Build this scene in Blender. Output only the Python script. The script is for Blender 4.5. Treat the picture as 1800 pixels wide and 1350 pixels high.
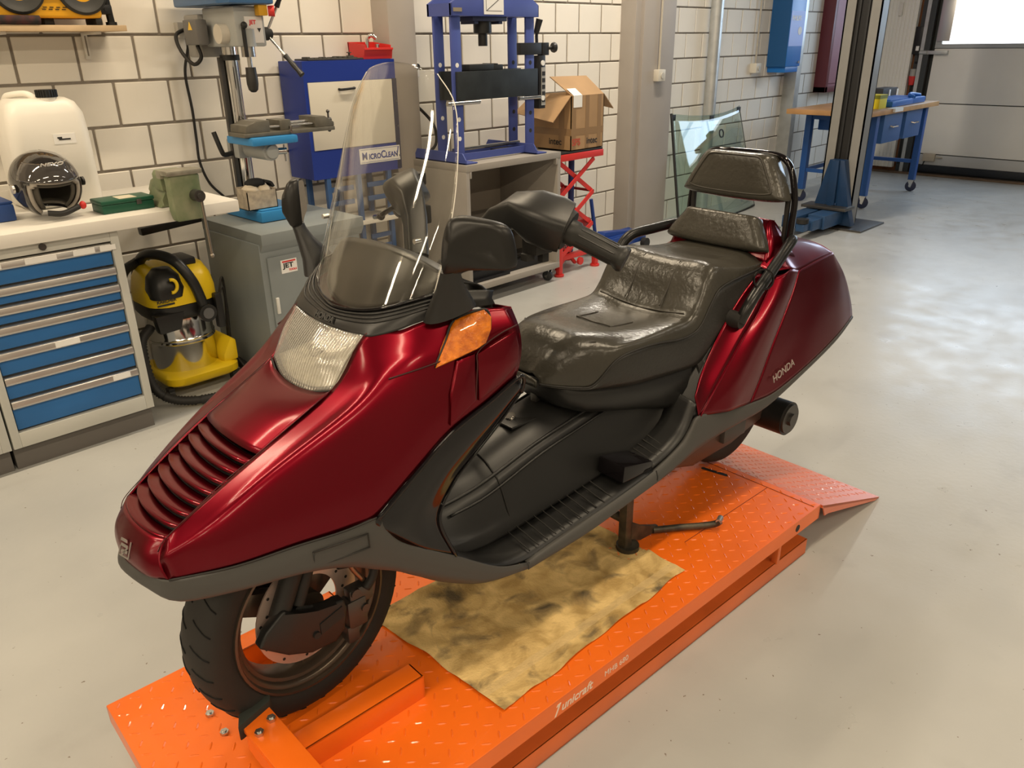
import bpy, bmesh, math, random
from math import sin, cos, pi, radians, sqrt
from mathutils import Vector, Matrix, Euler

for o in list(bpy.data.objects): bpy.data.objects.remove(o)
SC = bpy.context.scene
COL = SC.collection
random.seed(7)

# ------------------------------------------------------------------ camera
PITCH, ROLL, YAW, CAMH = radians(23.409), radians(-0.833), radians(44.71), 1.542
fwd = Vector((cos(YAW)*cos(PITCH), sin(YAW)*cos(PITCH), -sin(PITCH)))
rgt = Vector((sin(YAW), -cos(YAW), 0)); upv = rgt.cross(fwd)
r2 = rgt*cos(ROLL) + upv*sin(ROLL); u2 = -rgt*sin(ROLL) + upv*cos(ROLL)
cd = bpy.data.cameras.new('camera'); cam = bpy.data.objects.new('camera', cd); COL.objects.link(cam)
cd.sensor_fit = 'HORIZONTAL'; cd.sensor_width = 36; cd.lens = 1382.5/1800*36; cd.clip_start = .05; cd.clip_end = 100
Mc = Matrix((r2, u2, -fwd)).transposed().to_4x4(); Mc.translation = (0, 0, CAMH); cam.matrix_world = Mc
SC.camera = cam

# ------------------------------------------------------------------ world, exposure
w = bpy.data.worlds.new('world'); SC.world = w; w.use_nodes = True
w.node_tree.nodes['Background'].inputs[0].default_value = (.75, .85, 1, 1)
w.node_tree.nodes['Background'].inputs[1].default_value = .6
SC.view_settings.view_transform = 'Standard'; SC.view_settings.look = 'None'
SC.view_settings.exposure = 0.0; SC.view_settings.gamma = 1.0; SC.view_settings.use_curve_mapping = False

# ------------------------------------------------------------------ room lamps (ceiling tubes) and daylight through the door
def area(name, loc, rot, sx, sy, power, col):
    l = bpy.data.lights.new(name, 'AREA'); l.shape = 'RECTANGLE'; l.size = sx; l.size_y = sy; l.energy = power; l.color = col
    o = bpy.data.objects.new(name, l); COL.objects.link(o); o.location = loc; o.rotation_euler = rot
    return o
WARM = (1.0, .82, .58); DAY = (.48, .72, 1.0)
TUBES = [(x, y, 3.6) for y in (3.1, .35, -2.3) for x in (-11.8, -9.0, -6.2, -3.4, -.6, 2.2, 5.0)]
for (x, y, z) in TUBES:
    area('tube_light', (x, y, z-.06), (0, 0, 0), 1.5, .10, {3.1: 51*(1.55 if x > 4 else 1), .35: 40*(.3 if x > 4 else 1), -2.3: 64*(.35 if x > 4 else 1)}[y], (1.0, .90, .76) if x > 4 else WARM)
area('door_daylight', (10.50, 1.6, 2.05), (0, radians(90), 0), 1.1, 3.6, 58, DAY)  # tall enough to take in the added upper pane row

# ------------------------------------------------------------------ materials
MATS = {}
def mat(name, col, rough=.5, metal=0., spec=.5, coat=0., var=0., vscale=6., bump=0., bscale=60., trans=0., ior=1.45, emit=0., alpha=1., col2=None, detail=4., flake=0., bdist=.002, cspace='Object'):
    if name in MATS: return MATS[name]
    m = bpy.data.materials.new(name); m.use_nodes = True; nt = m.node_tree; N = nt.nodes; L = nt.links
    b = N['Principled BSDF']
    b.inputs['Base Color'].default_value = (*col, 1); b.inputs['Roughness'].default_value = rough
    b.inputs['Metallic'].default_value = metal; b.inputs['Specular IOR Level'].default_value = spec
    b.inputs['Coat Weight'].default_value = coat; b.inputs['Coat Roughness'].default_value = .04
    b.inputs['Transmission Weight'].default_value = trans; b.inputs['IOR'].default_value = ior
    b.inputs['Alpha'].default_value = alpha
    if emit: b.inputs['Emission Color'].default_value = (*col, 1); b.inputs['Emission Strength'].default_value = emit
    if var or bump or flake or col2:
        tc = N.new('ShaderNodeTexCoord')
    if var or col2:
        nz = N.new('ShaderNodeTexNoise'); nz.inputs['Scale'].default_value = vscale; nz.inputs['Detail'].default_value = detail
        L.new(tc.outputs[cspace], nz.inputs['Vector'])
        rp = N.new('ShaderNodeValToRGB'); rp.color_ramp.elements[0].position = .3; rp.color_ramp.elements[1].position = .7
        c2 = col2 if col2 else tuple(min(1, c*(1+var)) for c in col); c1 = col if col2 else tuple(c*(1-var) for c in col)
        rp.color_ramp.elements[0].color = (*c1, 1); rp.color_ramp.elements[1].color = (*c2, 1)
        L.new(nz.outputs['Fac'], rp.inputs['Fac']); L.new(rp.outputs['Color'], b.inputs['Base Color'])
    if bump:
        n2 = N.new('ShaderNodeTexNoise'); n2.inputs['Scale'].default_value = bscale; n2.inputs['Detail'].default_value = 5
        L.new(tc.outputs[cspace], n2.inputs['Vector'])
        bp = N.new('ShaderNodeBump'); bp.inputs['Strength'].default_value = bump; bp.inputs['Distance'].default_value = bdist
        L.new(n2.outputs['Fac'], bp.inputs['Height']); L.new(bp.outputs['Normal'], b.inputs['Normal'])
    MATS[name] = m
    return m

RED = mat('candy_red_paint', (.145, .0008, .008), .34, .92, .3, .30)
RED.node_tree.nodes['Principled BSDF'].inputs['Coat Roughness'].default_value = .13
REDS = mat('candy_red_slat', (.145, .0008, .008), .29, .92, .3, .30)
GREYP = mat('grey_plastic', (.056, .054, .051), .5, 0, .4, bump=.08, bscale=900)
BLKP = mat('black_plastic', (.012, .012, .012), .38, 0, .5, bump=.06, bscale=700)
BLKG = mat('black_gloss', (.006, .005, .006), .07, 0, .35, .1)
BLKM = mat('black_matte', (.014, .013, .012), .6)
RUBB = mat('rubber', (.016, .014, .012), .72, bump=.12, bscale=300)
RIM = mat('bronze_rim', (.12, .092, .070), .33, .75)
STEEL = mat('steel', (.55, .54, .52), .25, 1.)
CHROME = mat('chrome', (.75, .74, .72), .11, 1.)
DARKST = mat('dark_steel', (.10, .095, .09), .4, .8)
DISC = mat('brake_disc', (.62, .48, .42), .35, .6)
AMBER = mat('amber_lens', (.78, .22, .010), .15, 0, .5, .6, bump=.6, bscale=230, bdist=.004, col2=(.42, .09, .003), vscale=70)
ORANGE = mat('orange_paint', (.80, .145, .008), .34, 0, .5, .25, var=.07, vscale=5)
FLOORJ = None
WHITE = mat('white_paint', (.72, .69, .63), .45)
PAPER = mat('white_paper', (.80, .79, .76), .7)
BLUE = mat('drawer_blue', (.022, .13, .36), .42, var=.05)
DBLUE = mat('deep_blue', (.012, .035, .26), .38)
PBLUE = mat('press_blue', (.060, .085, .30), .4, var=.06)
LBLUE = mat('bench_blue', (.020, .085, .30), .4)
SKYB = mat('drill_blue', (.03, .22, .50), .35)
GREYC = mat('cabinet_grey', (.50, .50, .46), .45, var=.03)
LOCK = mat('locker_grey', (.21, .235, .24), .45, var=.05)
CASEG = mat('casing_grey', (.36, .37, .36), .4)
BEIGEG = mat('table_grey', (.30, .275, .245), .6, var=.06)
ALU = mat('aluminium', (.62, .60, .57), .33, .9)
REDP = mat('signal_red', (.62, .035, .030), .38)
YEL = mat('vacuum_yellow', (.75, .52, .010), .35)
GREENV = mat('vise_green', (.13, .17, .085), .5, col2=(.23, .24, .15), vscale=14, bump=.2, bscale=40)
DGREEN = mat('dark_green', (.008, .075, .042), .4)
WOOD = mat('shelf_wood', (.55, .40, .24), .55, var=.15, vscale=9)
BEECH = mat('beech_top', (.50, .27, .11), .45, var=.15, vscale=7)
CARD = mat('cardboard', (.38, .235, .115), .7, var=.08, vscale=5)
TAPE = mat('parcel_tape', (.27, .165, .080), .35)
MAROON = mat('maroon_paint', (.115, .022, .030), .45)
MAROONL = mat('maroon_panel', (.27, .12, .145), .5)
COLGREY = mat('column_grey', (.37, .335, .30), .6, var=.05, vscale=3)
GALV = mat('galvanised', (.50, .51, .50), .4, .6, var=.1, vscale=12)

# ------------------------------------------------------------------ geometry helpers
def cr(P, t):
    n = len(P)-1; i = min(int(t), n-1); f = t-i
    p1, p2 = Vector(P[i]), Vector(P[i+1]); p0 = Vector(P[i-1]) if i else p1*2-p2; p3 = Vector(P[i+2]) if i+2 <= n else p2*2-p1
    return .5*((2*p1)+(p2-p0)*f+(2*p0-5*p1+4*p2-p3)*f*f+(3*p1-p0-3*p2+p3)*f**3)
def spl(P, n): return [cr(P, i*(len(P)-1)/(n-1)) for i in range(n)]
def gridpts(rows, nu, nv, lin=False):
    R = [spl(r, nu) for r in rows]; out = []
    for j in range(nv):
        t = j*(len(R)-1)/(nv-1)
        if lin:
            i = min(int(t), len(R)-2); f = t-i; out.append([R[i][k].lerp(R[i+1][k], f) for k in range(nu)])
        else: out.append([cr([r[k] for r in R], t) for k in range(nu)])
    return out
class B:
    def __init__(s): s.bm = bmesh.new()
    def add(s, V, F, M=None, bev=0, seg=2):
        vs = [s.bm.verts.new((M @ Vector(v)) if M else v) for v in V]; fs = []
        for f in F:
            try: fs.append(s.bm.faces.new([vs[i] for i in f]))
            except ValueError: pass
        if bev:
            es = list({e for f in fs for e in f.edges})
            bmesh.ops.bevel(s.bm, geom=es, offset=bev, segments=seg, profile=.6, affect='EDGES', clamp_overlap=True)
        return s
    def box(s, x0, x1, y0, y1, z0, z1, bev=0, M=None, seg=2):
        V = [(x, y, z) for x in (x0, x1) for y in (y0, y1) for z in (z0, z1)]
        F = [(0,1,3,2),(4,6,7,5),(0,4,5,1),(2,3,7,6),(0,2,6,4),(1,5,7,3)]
        return s.add(V, F, M, bev, seg)
    def cyl(s, p0, p1, r, rb=None, n=16, cap=True, bev=0):
        p0, p1 = Vector(p0), Vector(p1); d = (p1-p0).normalized(); rb = r if rb is None else rb
        a = d.orthogonal().normalized(); b = d.cross(a); V = []
        for p, q in ((p0, r), (p1, rb)):
            for i in range(n): V.append(p+a*q*cos(2*pi*i/n)+b*q*sin(2*pi*i/n))
        F = [(i, (i+1) % n, n+(i+1) % n, n+i) for i in range(n)]
        if cap: F += [tuple(range(n-1, -1, -1)), tuple(range(n, 2*n))]
        return s.add(V, F)
    def tube(s, P, r, n=10, smooth=0, closed=False, cap=True):
        P = [Vector(p) for p in P]
        if smooth: P = spl(P, smooth)
        rs = r if callable(r) else (lambda t: r)
        m = len(P); V = []; prev = None
        for i, p in enumerate(P):
            d = ((P[(i+1) % m]-P[i-1]) if closed else (P[min(i+1, m-1)]-P[max(i-1, 0)])).normalized()
            if prev is None: a = d.orthogonal().normalized()
            else:
                a = prev-d*prev.dot(d); a = a.normalized() if a.length > 1e-6 else d.orthogonal().normalized()
            prev = a; b = d.cross(a); q = rs(i/(m-1))
            V += [p+a*q*cos(2*pi*k/n)+b*q*sin(2*pi*k/n) for k in range(n)]
        F = []
        for i in range(m if closed else m-1):
            j = (i+1) % m
            F += [(i*n+k, i*n+(k+1) % n, j*n+(k+1) % n, j*n+k) for k in range(n)]
        if cap and not closed: F += [tuple(range(n-1, -1, -1)), tuple(range((m-1)*n, m*n))]
        return s.add(V, F)
    def lathe(s, prof, c, ax=(0,0,1), n=32, a0=0, a1=2*pi):
        c = Vector(c); ax = Vector(ax).normalized(); a = ax.orthogonal().normalized(); b = ax.cross(a); V = []; m = len(prof)
        full = abs(a1-a0-2*pi) < 1e-6; k = n if full else n+1
        for i in range(k):
            t = a0+(a1-a0)*i/n; d = a*cos(t)+b*sin(t); V += [c+d*r+ax*h for r, h in prof]
        F = [(i*m+j, ((i+1) % k)*m+j, ((i+1) % k)*m+j+1, i*m+j+1) for i in range(n) for j in range(m-1)]
        s.add(V, F); bmesh.ops.remove_doubles(s.bm, verts=s.bm.verts[:], dist=1e-6) if prof[0][0] < 1e-6 or prof[-1][0] < 1e-6 else None
        return s
    def prism(s, poly, d0, d1, plane='xz', bev=0, M=None, seg=2):
        def mk(u, v, d): return {'xz': (u, d, v), 'xy': (u, v, d), 'yz': (d, u, v)}[plane]
        n = len(poly); V = [mk(u, v, d0) for u, v in poly]+[mk(u, v, d1) for u, v in poly]
        F = [tuple(range(n)), tuple(range(2*n-1, n-1, -1))]+[(i, n+i, n+(i+1) % n, (i+1) % n) for i in range(n)]
        return s.add(V, F, M, bev, seg)
    def sph(s, c, r, n=20, m=12, M=None):
        r = (r, r, r) if not isinstance(r, tuple) else r; c = Vector(c); V = []
        for j in range(m+1):
            for i in range(n):
                p = pi*j/m; t = 2*pi*i/n; V.append(c+Vector((r[0]*sin(p)*cos(t), r[1]*sin(p)*sin(t), r[2]*cos(p))))
        F = [(j*n+i, (j+1)*n+i, (j+1)*n+(i+1) % n, j*n+(i+1) % n) for j in range(m) for i in range(n)]
        s.add(V, F, M); bmesh.ops.remove_doubles(s.bm, verts=s.bm.verts[:], dist=1e-6); return s
    def grid(s, g, flip=False, wrap=False):
        m = len(g); n = len(g[0]); V = [p for r in g for p in r]; F = []
        for j in range(m-1):
            for i in range(n if wrap else n-1):
                f = (j*n+i, j*n+(i+1) % n, (j+1)*n+(i+1) % n, (j+1)*n+i); F.append(f[::-1] if flip else f)
        return s.add(V, F)
    def loft(s, rings, cap=True):
        n = len(rings[0]); s.grid(rings, wrap=True); 
        if cap: s.add(rings[0], [tuple(range(n-1, -1, -1))]); s.add(rings[-1], [tuple(range(n))])
        bmesh.ops.remove_doubles(s.bm, verts=s.bm.verts[:], dist=1e-6); return s
    def o(s, name, m, parent=None, smooth=True, ang=38, thick=0, sub=0, normals=True, off=-1):
        if normals: bmesh.ops.recalc_face_normals(s.bm, faces=s.bm.faces[:])
        me = bpy.data.meshes.new(name); s.bm.to_mesh(me); s.bm.free()
        me.materials.append(m)
        if smooth:
            me.polygons.foreach_set('use_smooth', [True]*len(me.polygons))
            if ang < 180: me.set_sharp_from_angle(angle=radians(ang))
        ob = bpy.data.objects.new(name, me); COL.objects.link(ob)
        if parent: ob.parent = parent
        if thick:
            md = ob.modifiers.new('solid', 'SOLIDIFY'); md.thickness = thick; md.offset = off
        if sub:
            md = ob.modifiers.new('sub', 'SUBSURF'); md.levels = sub; md.render_levels = sub
        return ob
def tag(o, label=None, cat=None, group=None, kind=None):
    if label: o['label'] = label
    if cat: o['category'] = cat
    if group: o['group'] = group
    if kind: o['kind'] = kind
    return o
def thing(name, label, cat, loc=(0,0,0), rz=0, group=None):
    o = bpy.data.objects.new(name, None); COL.objects.link(o); o.location = loc; o.rotation_euler = (0, 0, rz); o.empty_display_size = .1
    return tag(o, label, cat, group)
def dup(o, parent=None):
    c = o.copy(); COL.objects.link(c)
    if parent: c.parent = parent
    return c
def text(name, body, size, m, parent, M, ext=.0006, shear=0, bold=0, align='LEFT', sx=1):
    cu = bpy.data.curves.new(name, 'FONT'); cu.body = body; cu.size = size; cu.extrude = ext; cu.shear = shear; cu.offset = bold; cu.align_x = align
    t = bpy.data.objects.new(name, cu); COL.objects.link(t); bpy.context.view_layer.update()
    me = bpy.data.meshes.new_from_object(t.evaluated_get(bpy.context.evaluated_depsgraph_get())); bpy.data.objects.remove(t)
    me.transform(M @ Matrix.Diagonal((sx, 1, 1, 1))); me.materials.clear(); me.materials.append(m)
    ob = bpy.data.objects.new(name, me); COL.objects.link(ob); ob.parent = parent
    return ob
def frame(o, xd, yd):   # matrix with x axis xd, y axis yd
    x = Vector(xd).normalized(); y = Vector(yd); y = (y-x*y.dot(x)).normalized(); z = x.cross(y)
    M = Matrix((x, y, z)).transposed().to_4x4(); M.translation = o; return M
FACE_S = lambda x, y, z: frame((x, y, z), (1, 0, 0), (0, 0, 1))   # text on a face that looks towards -Y

# ------------------------------------------------------------------ room shell
def floor_mat():
    m = bpy.data.materials.new('epoxy_floor'); m.use_nodes = True; nt = m.node_tree; N = nt.nodes; L = nt.links; b = N['Principled BSDF']
    tc = N.new('ShaderNodeTexCoord')
    def noise(s, d=4):
        n = N.new('ShaderNodeTexNoise'); n.inputs['Scale'].default_value = s; n.inputs['Detail'].default_value = d; L.new(tc.outputs['Object'], n.inputs['Vector']); return n
    def ramp(src, p0, p1, c0, c1):
        r = N.new('ShaderNodeValToRGB'); e = r.color_ramp.elements; e[0].position = p0; e[1].position = p1; e[0].color = (*c0, 1); e[1].color = (*c1, 1); L.new(src, r.inputs['Fac']); return r
    base = ramp(noise(1.3).outputs['Fac'], .35, .65, (.375, .375, .36), (.44, .44, .42))
    sp = ramp(noise(55, 2).outputs['Fac'], .735, .75, (0, 0, 0), (1, 1, 1))
    mx = N.new('ShaderNodeMixRGB'); mx.inputs[2].default_value = (.16, .13, .10, 1); L.new(sp.outputs[0], mx.inputs[0]); L.new(base.outputs[0], mx.inputs[1])
    sm = ramp(noise(3.2, 7).outputs['Fac'], .62, .72, (0, 0, 0), (.35, .35, .35))
    m2 = N.new('ShaderNodeMixRGB'); m2.inputs[2].default_value = (.30, .29, .28, 1); L.new(sm.outputs[0], m2.inputs[0]); L.new(mx.outputs[0], m2.inputs[1])
    L.new(m2.outputs[0], b.inputs['Base Color'])
    rr = ramp(noise(6, 5).outputs['Fac'], .3, .7, (.27, .27, .27), (.42, .42, .42)); L.new(rr.outputs[0], b.inputs['Roughness'])
    bp = N.new('ShaderNodeBump'); bp.inputs['Strength'].default_value = .25; bp.inputs['Distance'].default_value = .002
    L.new(noise(45, 3).outputs['Fac'], bp.inputs['Height']); L.new(bp.outputs[0], b.inputs['Normal'])
    return m
WY = 4.2
tag(B().box(-14, 11.2, -4.7, 4.6, -.1, 0).o('floor', floor_mat(), smooth=False), 'smooth grey epoxy workshop floor with small dark specks', kind='structure')
tag(B().box(-14, 11.2, -4.7, 4.6, 4.4, 4.5).o('ceiling', mat('ceiling_dark', (.24, .23, .215), .8), smooth=False), kind='structure')
MORT = mat('mortar', (.24, .21, .175), .9, var=.12, vscale=20)
wall_back = tag(B().box(-14, 12.4, WY+.006, WY+.2, 0, 4.4).o('wall_back', MORT, smooth=False), 'white painted block wall with grey mortar joints', kind='structure')
tag(B().box(-14.1, -14, -4.7, 4.4, 0, 4.4).o('wall_left', mat('plaster', (.26, .245, .22), .8), smooth=False), kind='structure')
tag(B().box(-14, 11.2, -4.8, -4.7, 0, 4.4).o('wall_front', mat('plaster_pale', (.42, .40, .37), .8), smooth=False), kind='structure')
# blocks of the back wall: each its own part, the far ones joined
BLK = mat('block_white', (.76, .72, .645), .75, var=.05, vscale=2.2, bump=.15, bscale=35, bdist=.003)
ch, bw, z0 = .205, .267, -.035
jt = .0065
def inframe(x, z, mu=960, mv=720):
    p = Vector((x, WY, z-CAMH)); a = p.dot(fwd)
    if a <= .1: return False
    u = p.dot(r2)/a*1382.5; v = p.dot(u2)/a*1382.5
    return abs(u) < mu and abs(v) < mv
bmk = B().box(-bw/2+jt, bw/2-jt, -.006, .03, -ch/2+jt, ch/2-jt, .003, seg=1)
proto = bmk.o('brick', BLK, wall_back, ang=30); pm = proto.data; bpy.data.objects.remove(proto)
sites = []
for k in range(0, 16):
    zc = z0+(k+.5)*ch
    off = 1.412 if k % 2 == 1 else 1.548
    for i in range(-14, 40):
        xc = off+i*bw+bw/2
        if xc < 11.0 and zc > .05 and inframe(xc, zc, 1900, 1300): sites.append((xc, zc))
sites.sort(key=lambda s: (not inframe(*s), s[0]))
for (xc, zc) in sites[:295]:
    b_ = bpy.data.objects.new('brick', pm); COL.objects.link(b_); b_.parent = wall_back; b_.location = (xc, WY+.006-random.random()*.003, zc)
rb = B()
for (xc, zc) in sites[295:]: rb.box(xc-bw/2+jt, xc+bw/2-jt, WY, WY+.03, zc-ch/2+jt, zc+ch/2-jt)
if len(sites) > 295: tag(rb.o('far_bricks', BLK, wall_back, smooth=False), kind='stuff')
# columns and pipes on the back wall
def trim(n, bm, m, label): return tag(bm.o('trim_%d' % n, m, ang=30), label, kind='structure')
trim(1, B().box(3.10, 3.30, 4.04, WY+.01, 0, 4.4, .004).box(3.345, 3.375, 4.15, WY+.01, .4, 4.4, .003), COLGREY, 'grey boxed column with a thin pipe beside the blue parts washer')
trim(2, B().box(5.53, 5.60, 4.05, WY+.01, 0, 4.4, .003).box(5.60, 6.04, 4.02, WY+.01, 0, 4.4, .004), COLGREY, 'wide grey boxed column beside the cardboard box')
trim(3, B().cyl((6.83, 4.12, 0), (6.83, 4.12, 4.4), .055, n=16).cyl((6.98, 4.165, 0), (6.98, 4.165, 4.4), .02, n=10), GALV, 'galvanised pipe running up the block wall beside the leaning glass')
trim(4, B().box(8.40, 8.50, 4.06, WY, 0, 4.4, .004).box(8.5, 8.56, 4.12, WY, 0, 4.4), GALV, 'galvanised steel post behind the wheeled bench')
# right end wall with sectional door
DX = 10.6
trim(5, B().box(10.62, 10.8, 3.52, 4.3, 0, 4.4), mat('brown_brick', (.21, .085, .035), .8, var=.25, vscale=8), 'brown wooden door jamb beside the radiator')
tag(B().box(10.62, 10.8, -4.7, -.45, 0, 4.4).box(10.62, 10.8, -.45, 3.52, 3.3, 4.4).o('wall_right', MATS['plaster'], smooth=False), kind='structure')
door = tag(bpy.data.objects.new('door_1', None), 'grey sectional garage door with a bright window row', kind='structure'); COL.objects.link(door)
DG = mat('door_grey', (.80, .79, .75), .5, var=.03, vscale=2); DT = mat('dark_track', (.06, .065, .065), .4, .5)
for (a, b) in ((.115, .235), (.245, .815), (.825, 1.42), (2.63, 3.25)):
    B().box(DX, DX+.05, -.4, 3.46, a, b, .006).o('panel', DG if a > .2 else mat('door_grey_dark', (.50, .51, .51), .5), door, ang=30)
B().box(DX-.008, DX+.05, -.4, 3.46, 1.425, 1.47, .004).box(DX-.008, DX+.05, -.4, 3.46, 1.98, 2.05, .004).box(DX-.008, DX+.05, 3.39, 3.46, 1.47, 1.98, .004).box(DX-.008, DX+.05, 1.46, 1.54, 1.47, 1.98, .004).box(DX-.008, DX+.05, -.4, -.33, 1.47, 1.98, .004).o('window_frame', mat('frame_grey', (.42, .44, .45), .4), door, ang=30)
SKYP = mat('bright_sky_pane', (.93, .97, 1.0), .4, emit=2.2)
for (a, b) in ((1.54, 3.39), (-.33, 1.46)): B().box(DX+.02, DX+.03, a, b, 1.47, 1.98).o('pane', SKYP, door, smooth=False); B().box(DX+.02, DX+.03, a, b, 2.05, 2.60).o('pane', SKYP, door, smooth=False)  # second, higher row is out of view, added to let in more daylight
B().box(DX+.055, DX+.07, -.45, 3.52, 0, 3.3).o('light_stop', DT, door, smooth=False)  # unseen sheet added to stop light leaking between the door panels
B().box(DX-.02, DX+.03, -.4, 3.46, .03, .115, .01).o('bottom_seal', mat('seal_black', (.012, .016, .022), .5), door)
B().box(DX-.05, DX-.01, 3.50, 3.56, 0, 3.2).box(DX-.02, DX+.02, 3.60, 3.66, 0, 3.2).o('track', DT, door, smooth=False)
B().box(DX-.06, DX-.03, 3.56, 3.60, 0, 3.2).o('track_rail', GALV, door, smooth=False)
B().box(DX-.06, DX, 3.30, 3.52, 1.36, 1.40, .004).cyl((DX-.05, 3.52, 1.38), (DX-.05, 3.60, 1.38), .025).o('hinge', GALV, door)
B().box(DX-.05, DX, 3.30, 3.44, 1.5, 1.95, .006).o('latch_plate', ALU, door)
B().box(DX-.045, DX, 3.22, 3.36, .16, .25, .01).cyl((DX-.03, 3.2, .21), (DX-.03, 3.14, .21), .008).o('sensor_box', mat('sensor_beige', (.45, .40, .32), .5), door)
B().tube([(DX-.02, 3.33, .17), (DX-.02, 3.36, .10), (DX-.02, 3.44, .09)], .006, smooth=12).o('sensor_cable', BLKM, door)
trim(6, B().box(DX-.13, DX-.02, -.6, 4.2, 0, .018, .004), mat('rust_strip', (.15, .10, .065), .8, var=.2), 'rusty threshold strip in front of the garage door')
# ceiling lamps, out of view overhead
for i, (x, y, z) in enumerate(TUBES):
    t = thing('ceiling_lamp', 'white ceiling tube lamp hanging over the workshop', 'lamp', (x, y, z), 0, 'ceiling tube lamps')
    B().box(-.78, .78, -.07, .07, -.04, .03, .01).o('housing', WHITE, t)
    B().cyl((-.5, 0, .03), (-.5, 0, .8), .006).cyl((.5, 0, .03), (.5, 0, .8), .006).o('hanger', STEEL, t)
# ================================================================== MOTOR SCOOTER
SCO = (0.65464855, 1.31043324, .18); SRZ = radians(-3.3055)
sc = thing('motor_scooter', 'dark candy red maxi scooter with tall clear windscreen on orange lift', 'scooter', SCO, SRZ)
def v(p): return Vector((p[0], -p[1], p[2]))
def vm(p): return Vector((p[0], p[1], p[2]))
def rowsL(rows): return [[v(p) for p in r] for r in rows]
def rowsR(rows): return [[vm(p) for p in r] for r in rows]
def pair(name, rows, m, nu=28, nv=14, thick=.004, lin=False, ang=60, one=False):
    """surface given for the rider's left, mirrored to the right; two parts, or one when `one`"""
    if one:
        b = B(); b.grid(gridpts(rowsL(rows), nu, nv, lin)); b.grid(gridpts(rowsR(rows), nu, nv, lin), True); return b.o(name, m, sc, ang=ang, thick=thick)
    a = B().grid(gridpts(rowsL(rows), nu, nv, lin)).o(name, m, sc, ang=ang, thick=thick)
    c = B().grid(gridpts(rowsR(rows), nu, nv, lin), True).o(name, m, sc, ang=ang, thick=thick)
    return a, c
def full(name, rows, m, nu=41, nv=12, thick=.004, lin=False, ang=60, parent=None):
    """rows given for y >= 0 starting at the centre line; mirrored into one sheet across"""
    R = []
    for r in rows: R.append([vm(p) for p in r[:0:-1]]+[v(p) for p in r])
    return B().grid(gridpts(R, nu, nv, lin)).o(name, m, parent or sc, ang=ang, thick=thick)
def line(name, P, r, m, parent=None, n=6, sm=30, both=True, closed=False):
    P = list(P)
    if both and not closed and abs(P[0][1]) < 1e-6 or (both and abs(P[0][1]) < 1e-6):   # runs across the centre line: one piece
        Q = [vm(p) for p in P[:0:-1]]+[v(p) for p in P]
        return B().tube(Q, r, n, smooth=sm*2 if sm else 0).o(name, m, parent or sc, ang=180)
    a = B().tube([v(p) for p in P], r, n, smooth=sm, closed=closed).o(name, m, parent or sc, ang=180)
    if both: B().tube([vm(p) for p in P], r, n, smooth=sm, closed=closed).o(name, m, parent or sc, ang=180)
    return a

# ---- front side fairings
A = [(-.262,.097,.587),(-.2,.102,.627),(-.084,.112,.692),(.073,.118,.772),(.144,.13,.865),(.189,.18,.876),(.228,.2,.888),(.299,.225,.899),(.407,.252,.890)]
Bq = [(-.280,.104,.556),(-.202,.145,.604),(-.08,.172,.678),(.065,.198,.752),(.14,.212,.80),(.19,.230,.822),(.245,.246,.824),(.325,.264,.824),(.410,.276,.835)]
C = [(-.277,.12,.522),(-.179,.17,.529),(-.08,.208,.543),(.02,.238,.55),(.064,.25,.559),(.154,.262,.629),(.227,.27,.684),(.322,.275,.722),(.392,.28,.754)]
mid = lambda P, Q, f, dy: [tuple(a+(b-a)*f+(dy if k == 1 and i else 0) for k, (a, b) in enumerate(zip(p, q))) for i, (p, q) in enumerate(zip(P, Q))]
ABm = mid(A, Bq, .55, .004)
fair = pair('side_fairing', [A, ABm, Bq, mid(Bq, C, .33, .007), mid(Bq, C, .7, .006), C], RED, 44, 26, .004, ang=75)
# rear return of the fairing
pair('fairing_rear_edge', [[(.407,.252,.890),(.410,.276,.835),(.402,.281,.79),(.392,.28,.754)], [(.405,.20,.885),(.41,.215,.835),(.405,.22,.79),(.40,.22,.75)]], RED, 14, 4, .003)
# ---- hood above the louvres, nose below them, slats between
nrm = Vector((-.5, 0, .86))
def hoodrow(e, c):   # e edge point (x,y,z), c centre (x,z)
    return [(c[0], 0, c[1]), (c[0]+(e[0]-c[0])*.10, e[1]*.35, c[1]+(e[2]-c[1])*.10), (c[0]+(e[0]-c[0])*.42, e[1]*.72, c[1]+(e[2]-c[1])*.42), e]
LT, LB = ((-.084,.112,.692), (-.100,.698)), ((-.262,.097,.587), (-.283,.588))
full('hood', [hoodrow(*LT), hoodrow((-.006,.115,.732), (-.022,.736)), hoodrow((.073,.118,.772), (.050,.755))], RED, 41, 12, .004)
full('nose', [hoodrow(*LB), [(-.303,0,.560),(-.301,.035,.560),(-.295,.07,.562),(-.2745,.1005,.566)], [(-.312,0,.540),(-.309,.04,.538),(-.300,.08,.537),(-.281,.111,.541)], [(-.313,0,.524),(-.309,.04,.522),(-.298,.085,.520),(-.277,.12,.522)]], RED, 41, 12, .004)
def lv(t, off):
    e0, c0 = LT; e1, c1 = LB
    e = tuple(e0[i]+(e1[i]-e0[i])*t for i in range(3)); c = tuple(c0[i]+(c1[i]-c0[i])*t for i in range(2))
    return [(p[0]+nrm.x*off, p[1]*.985, p[2]+nrm.z*off) for p in hoodrow(e, c)]
for i in range(8):
    t0, t1 = i/8, (i+1)/8
    full('louvre_slat', [lv(t0+.012, -.013), lv(t0+(t1-t0)*.45, -.006), lv(t1-.022, .0005), lv(t1-.006, .0), lv(t1+.002, -.004), lv(t1-.006, -.009)], REDS, 33, 16, .0015, ang=50)
full('louvre_backing', [lv(0, -.020), lv(.5, -.020), lv(1, -.018)], BLKM, 25, 5, .002)
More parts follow.
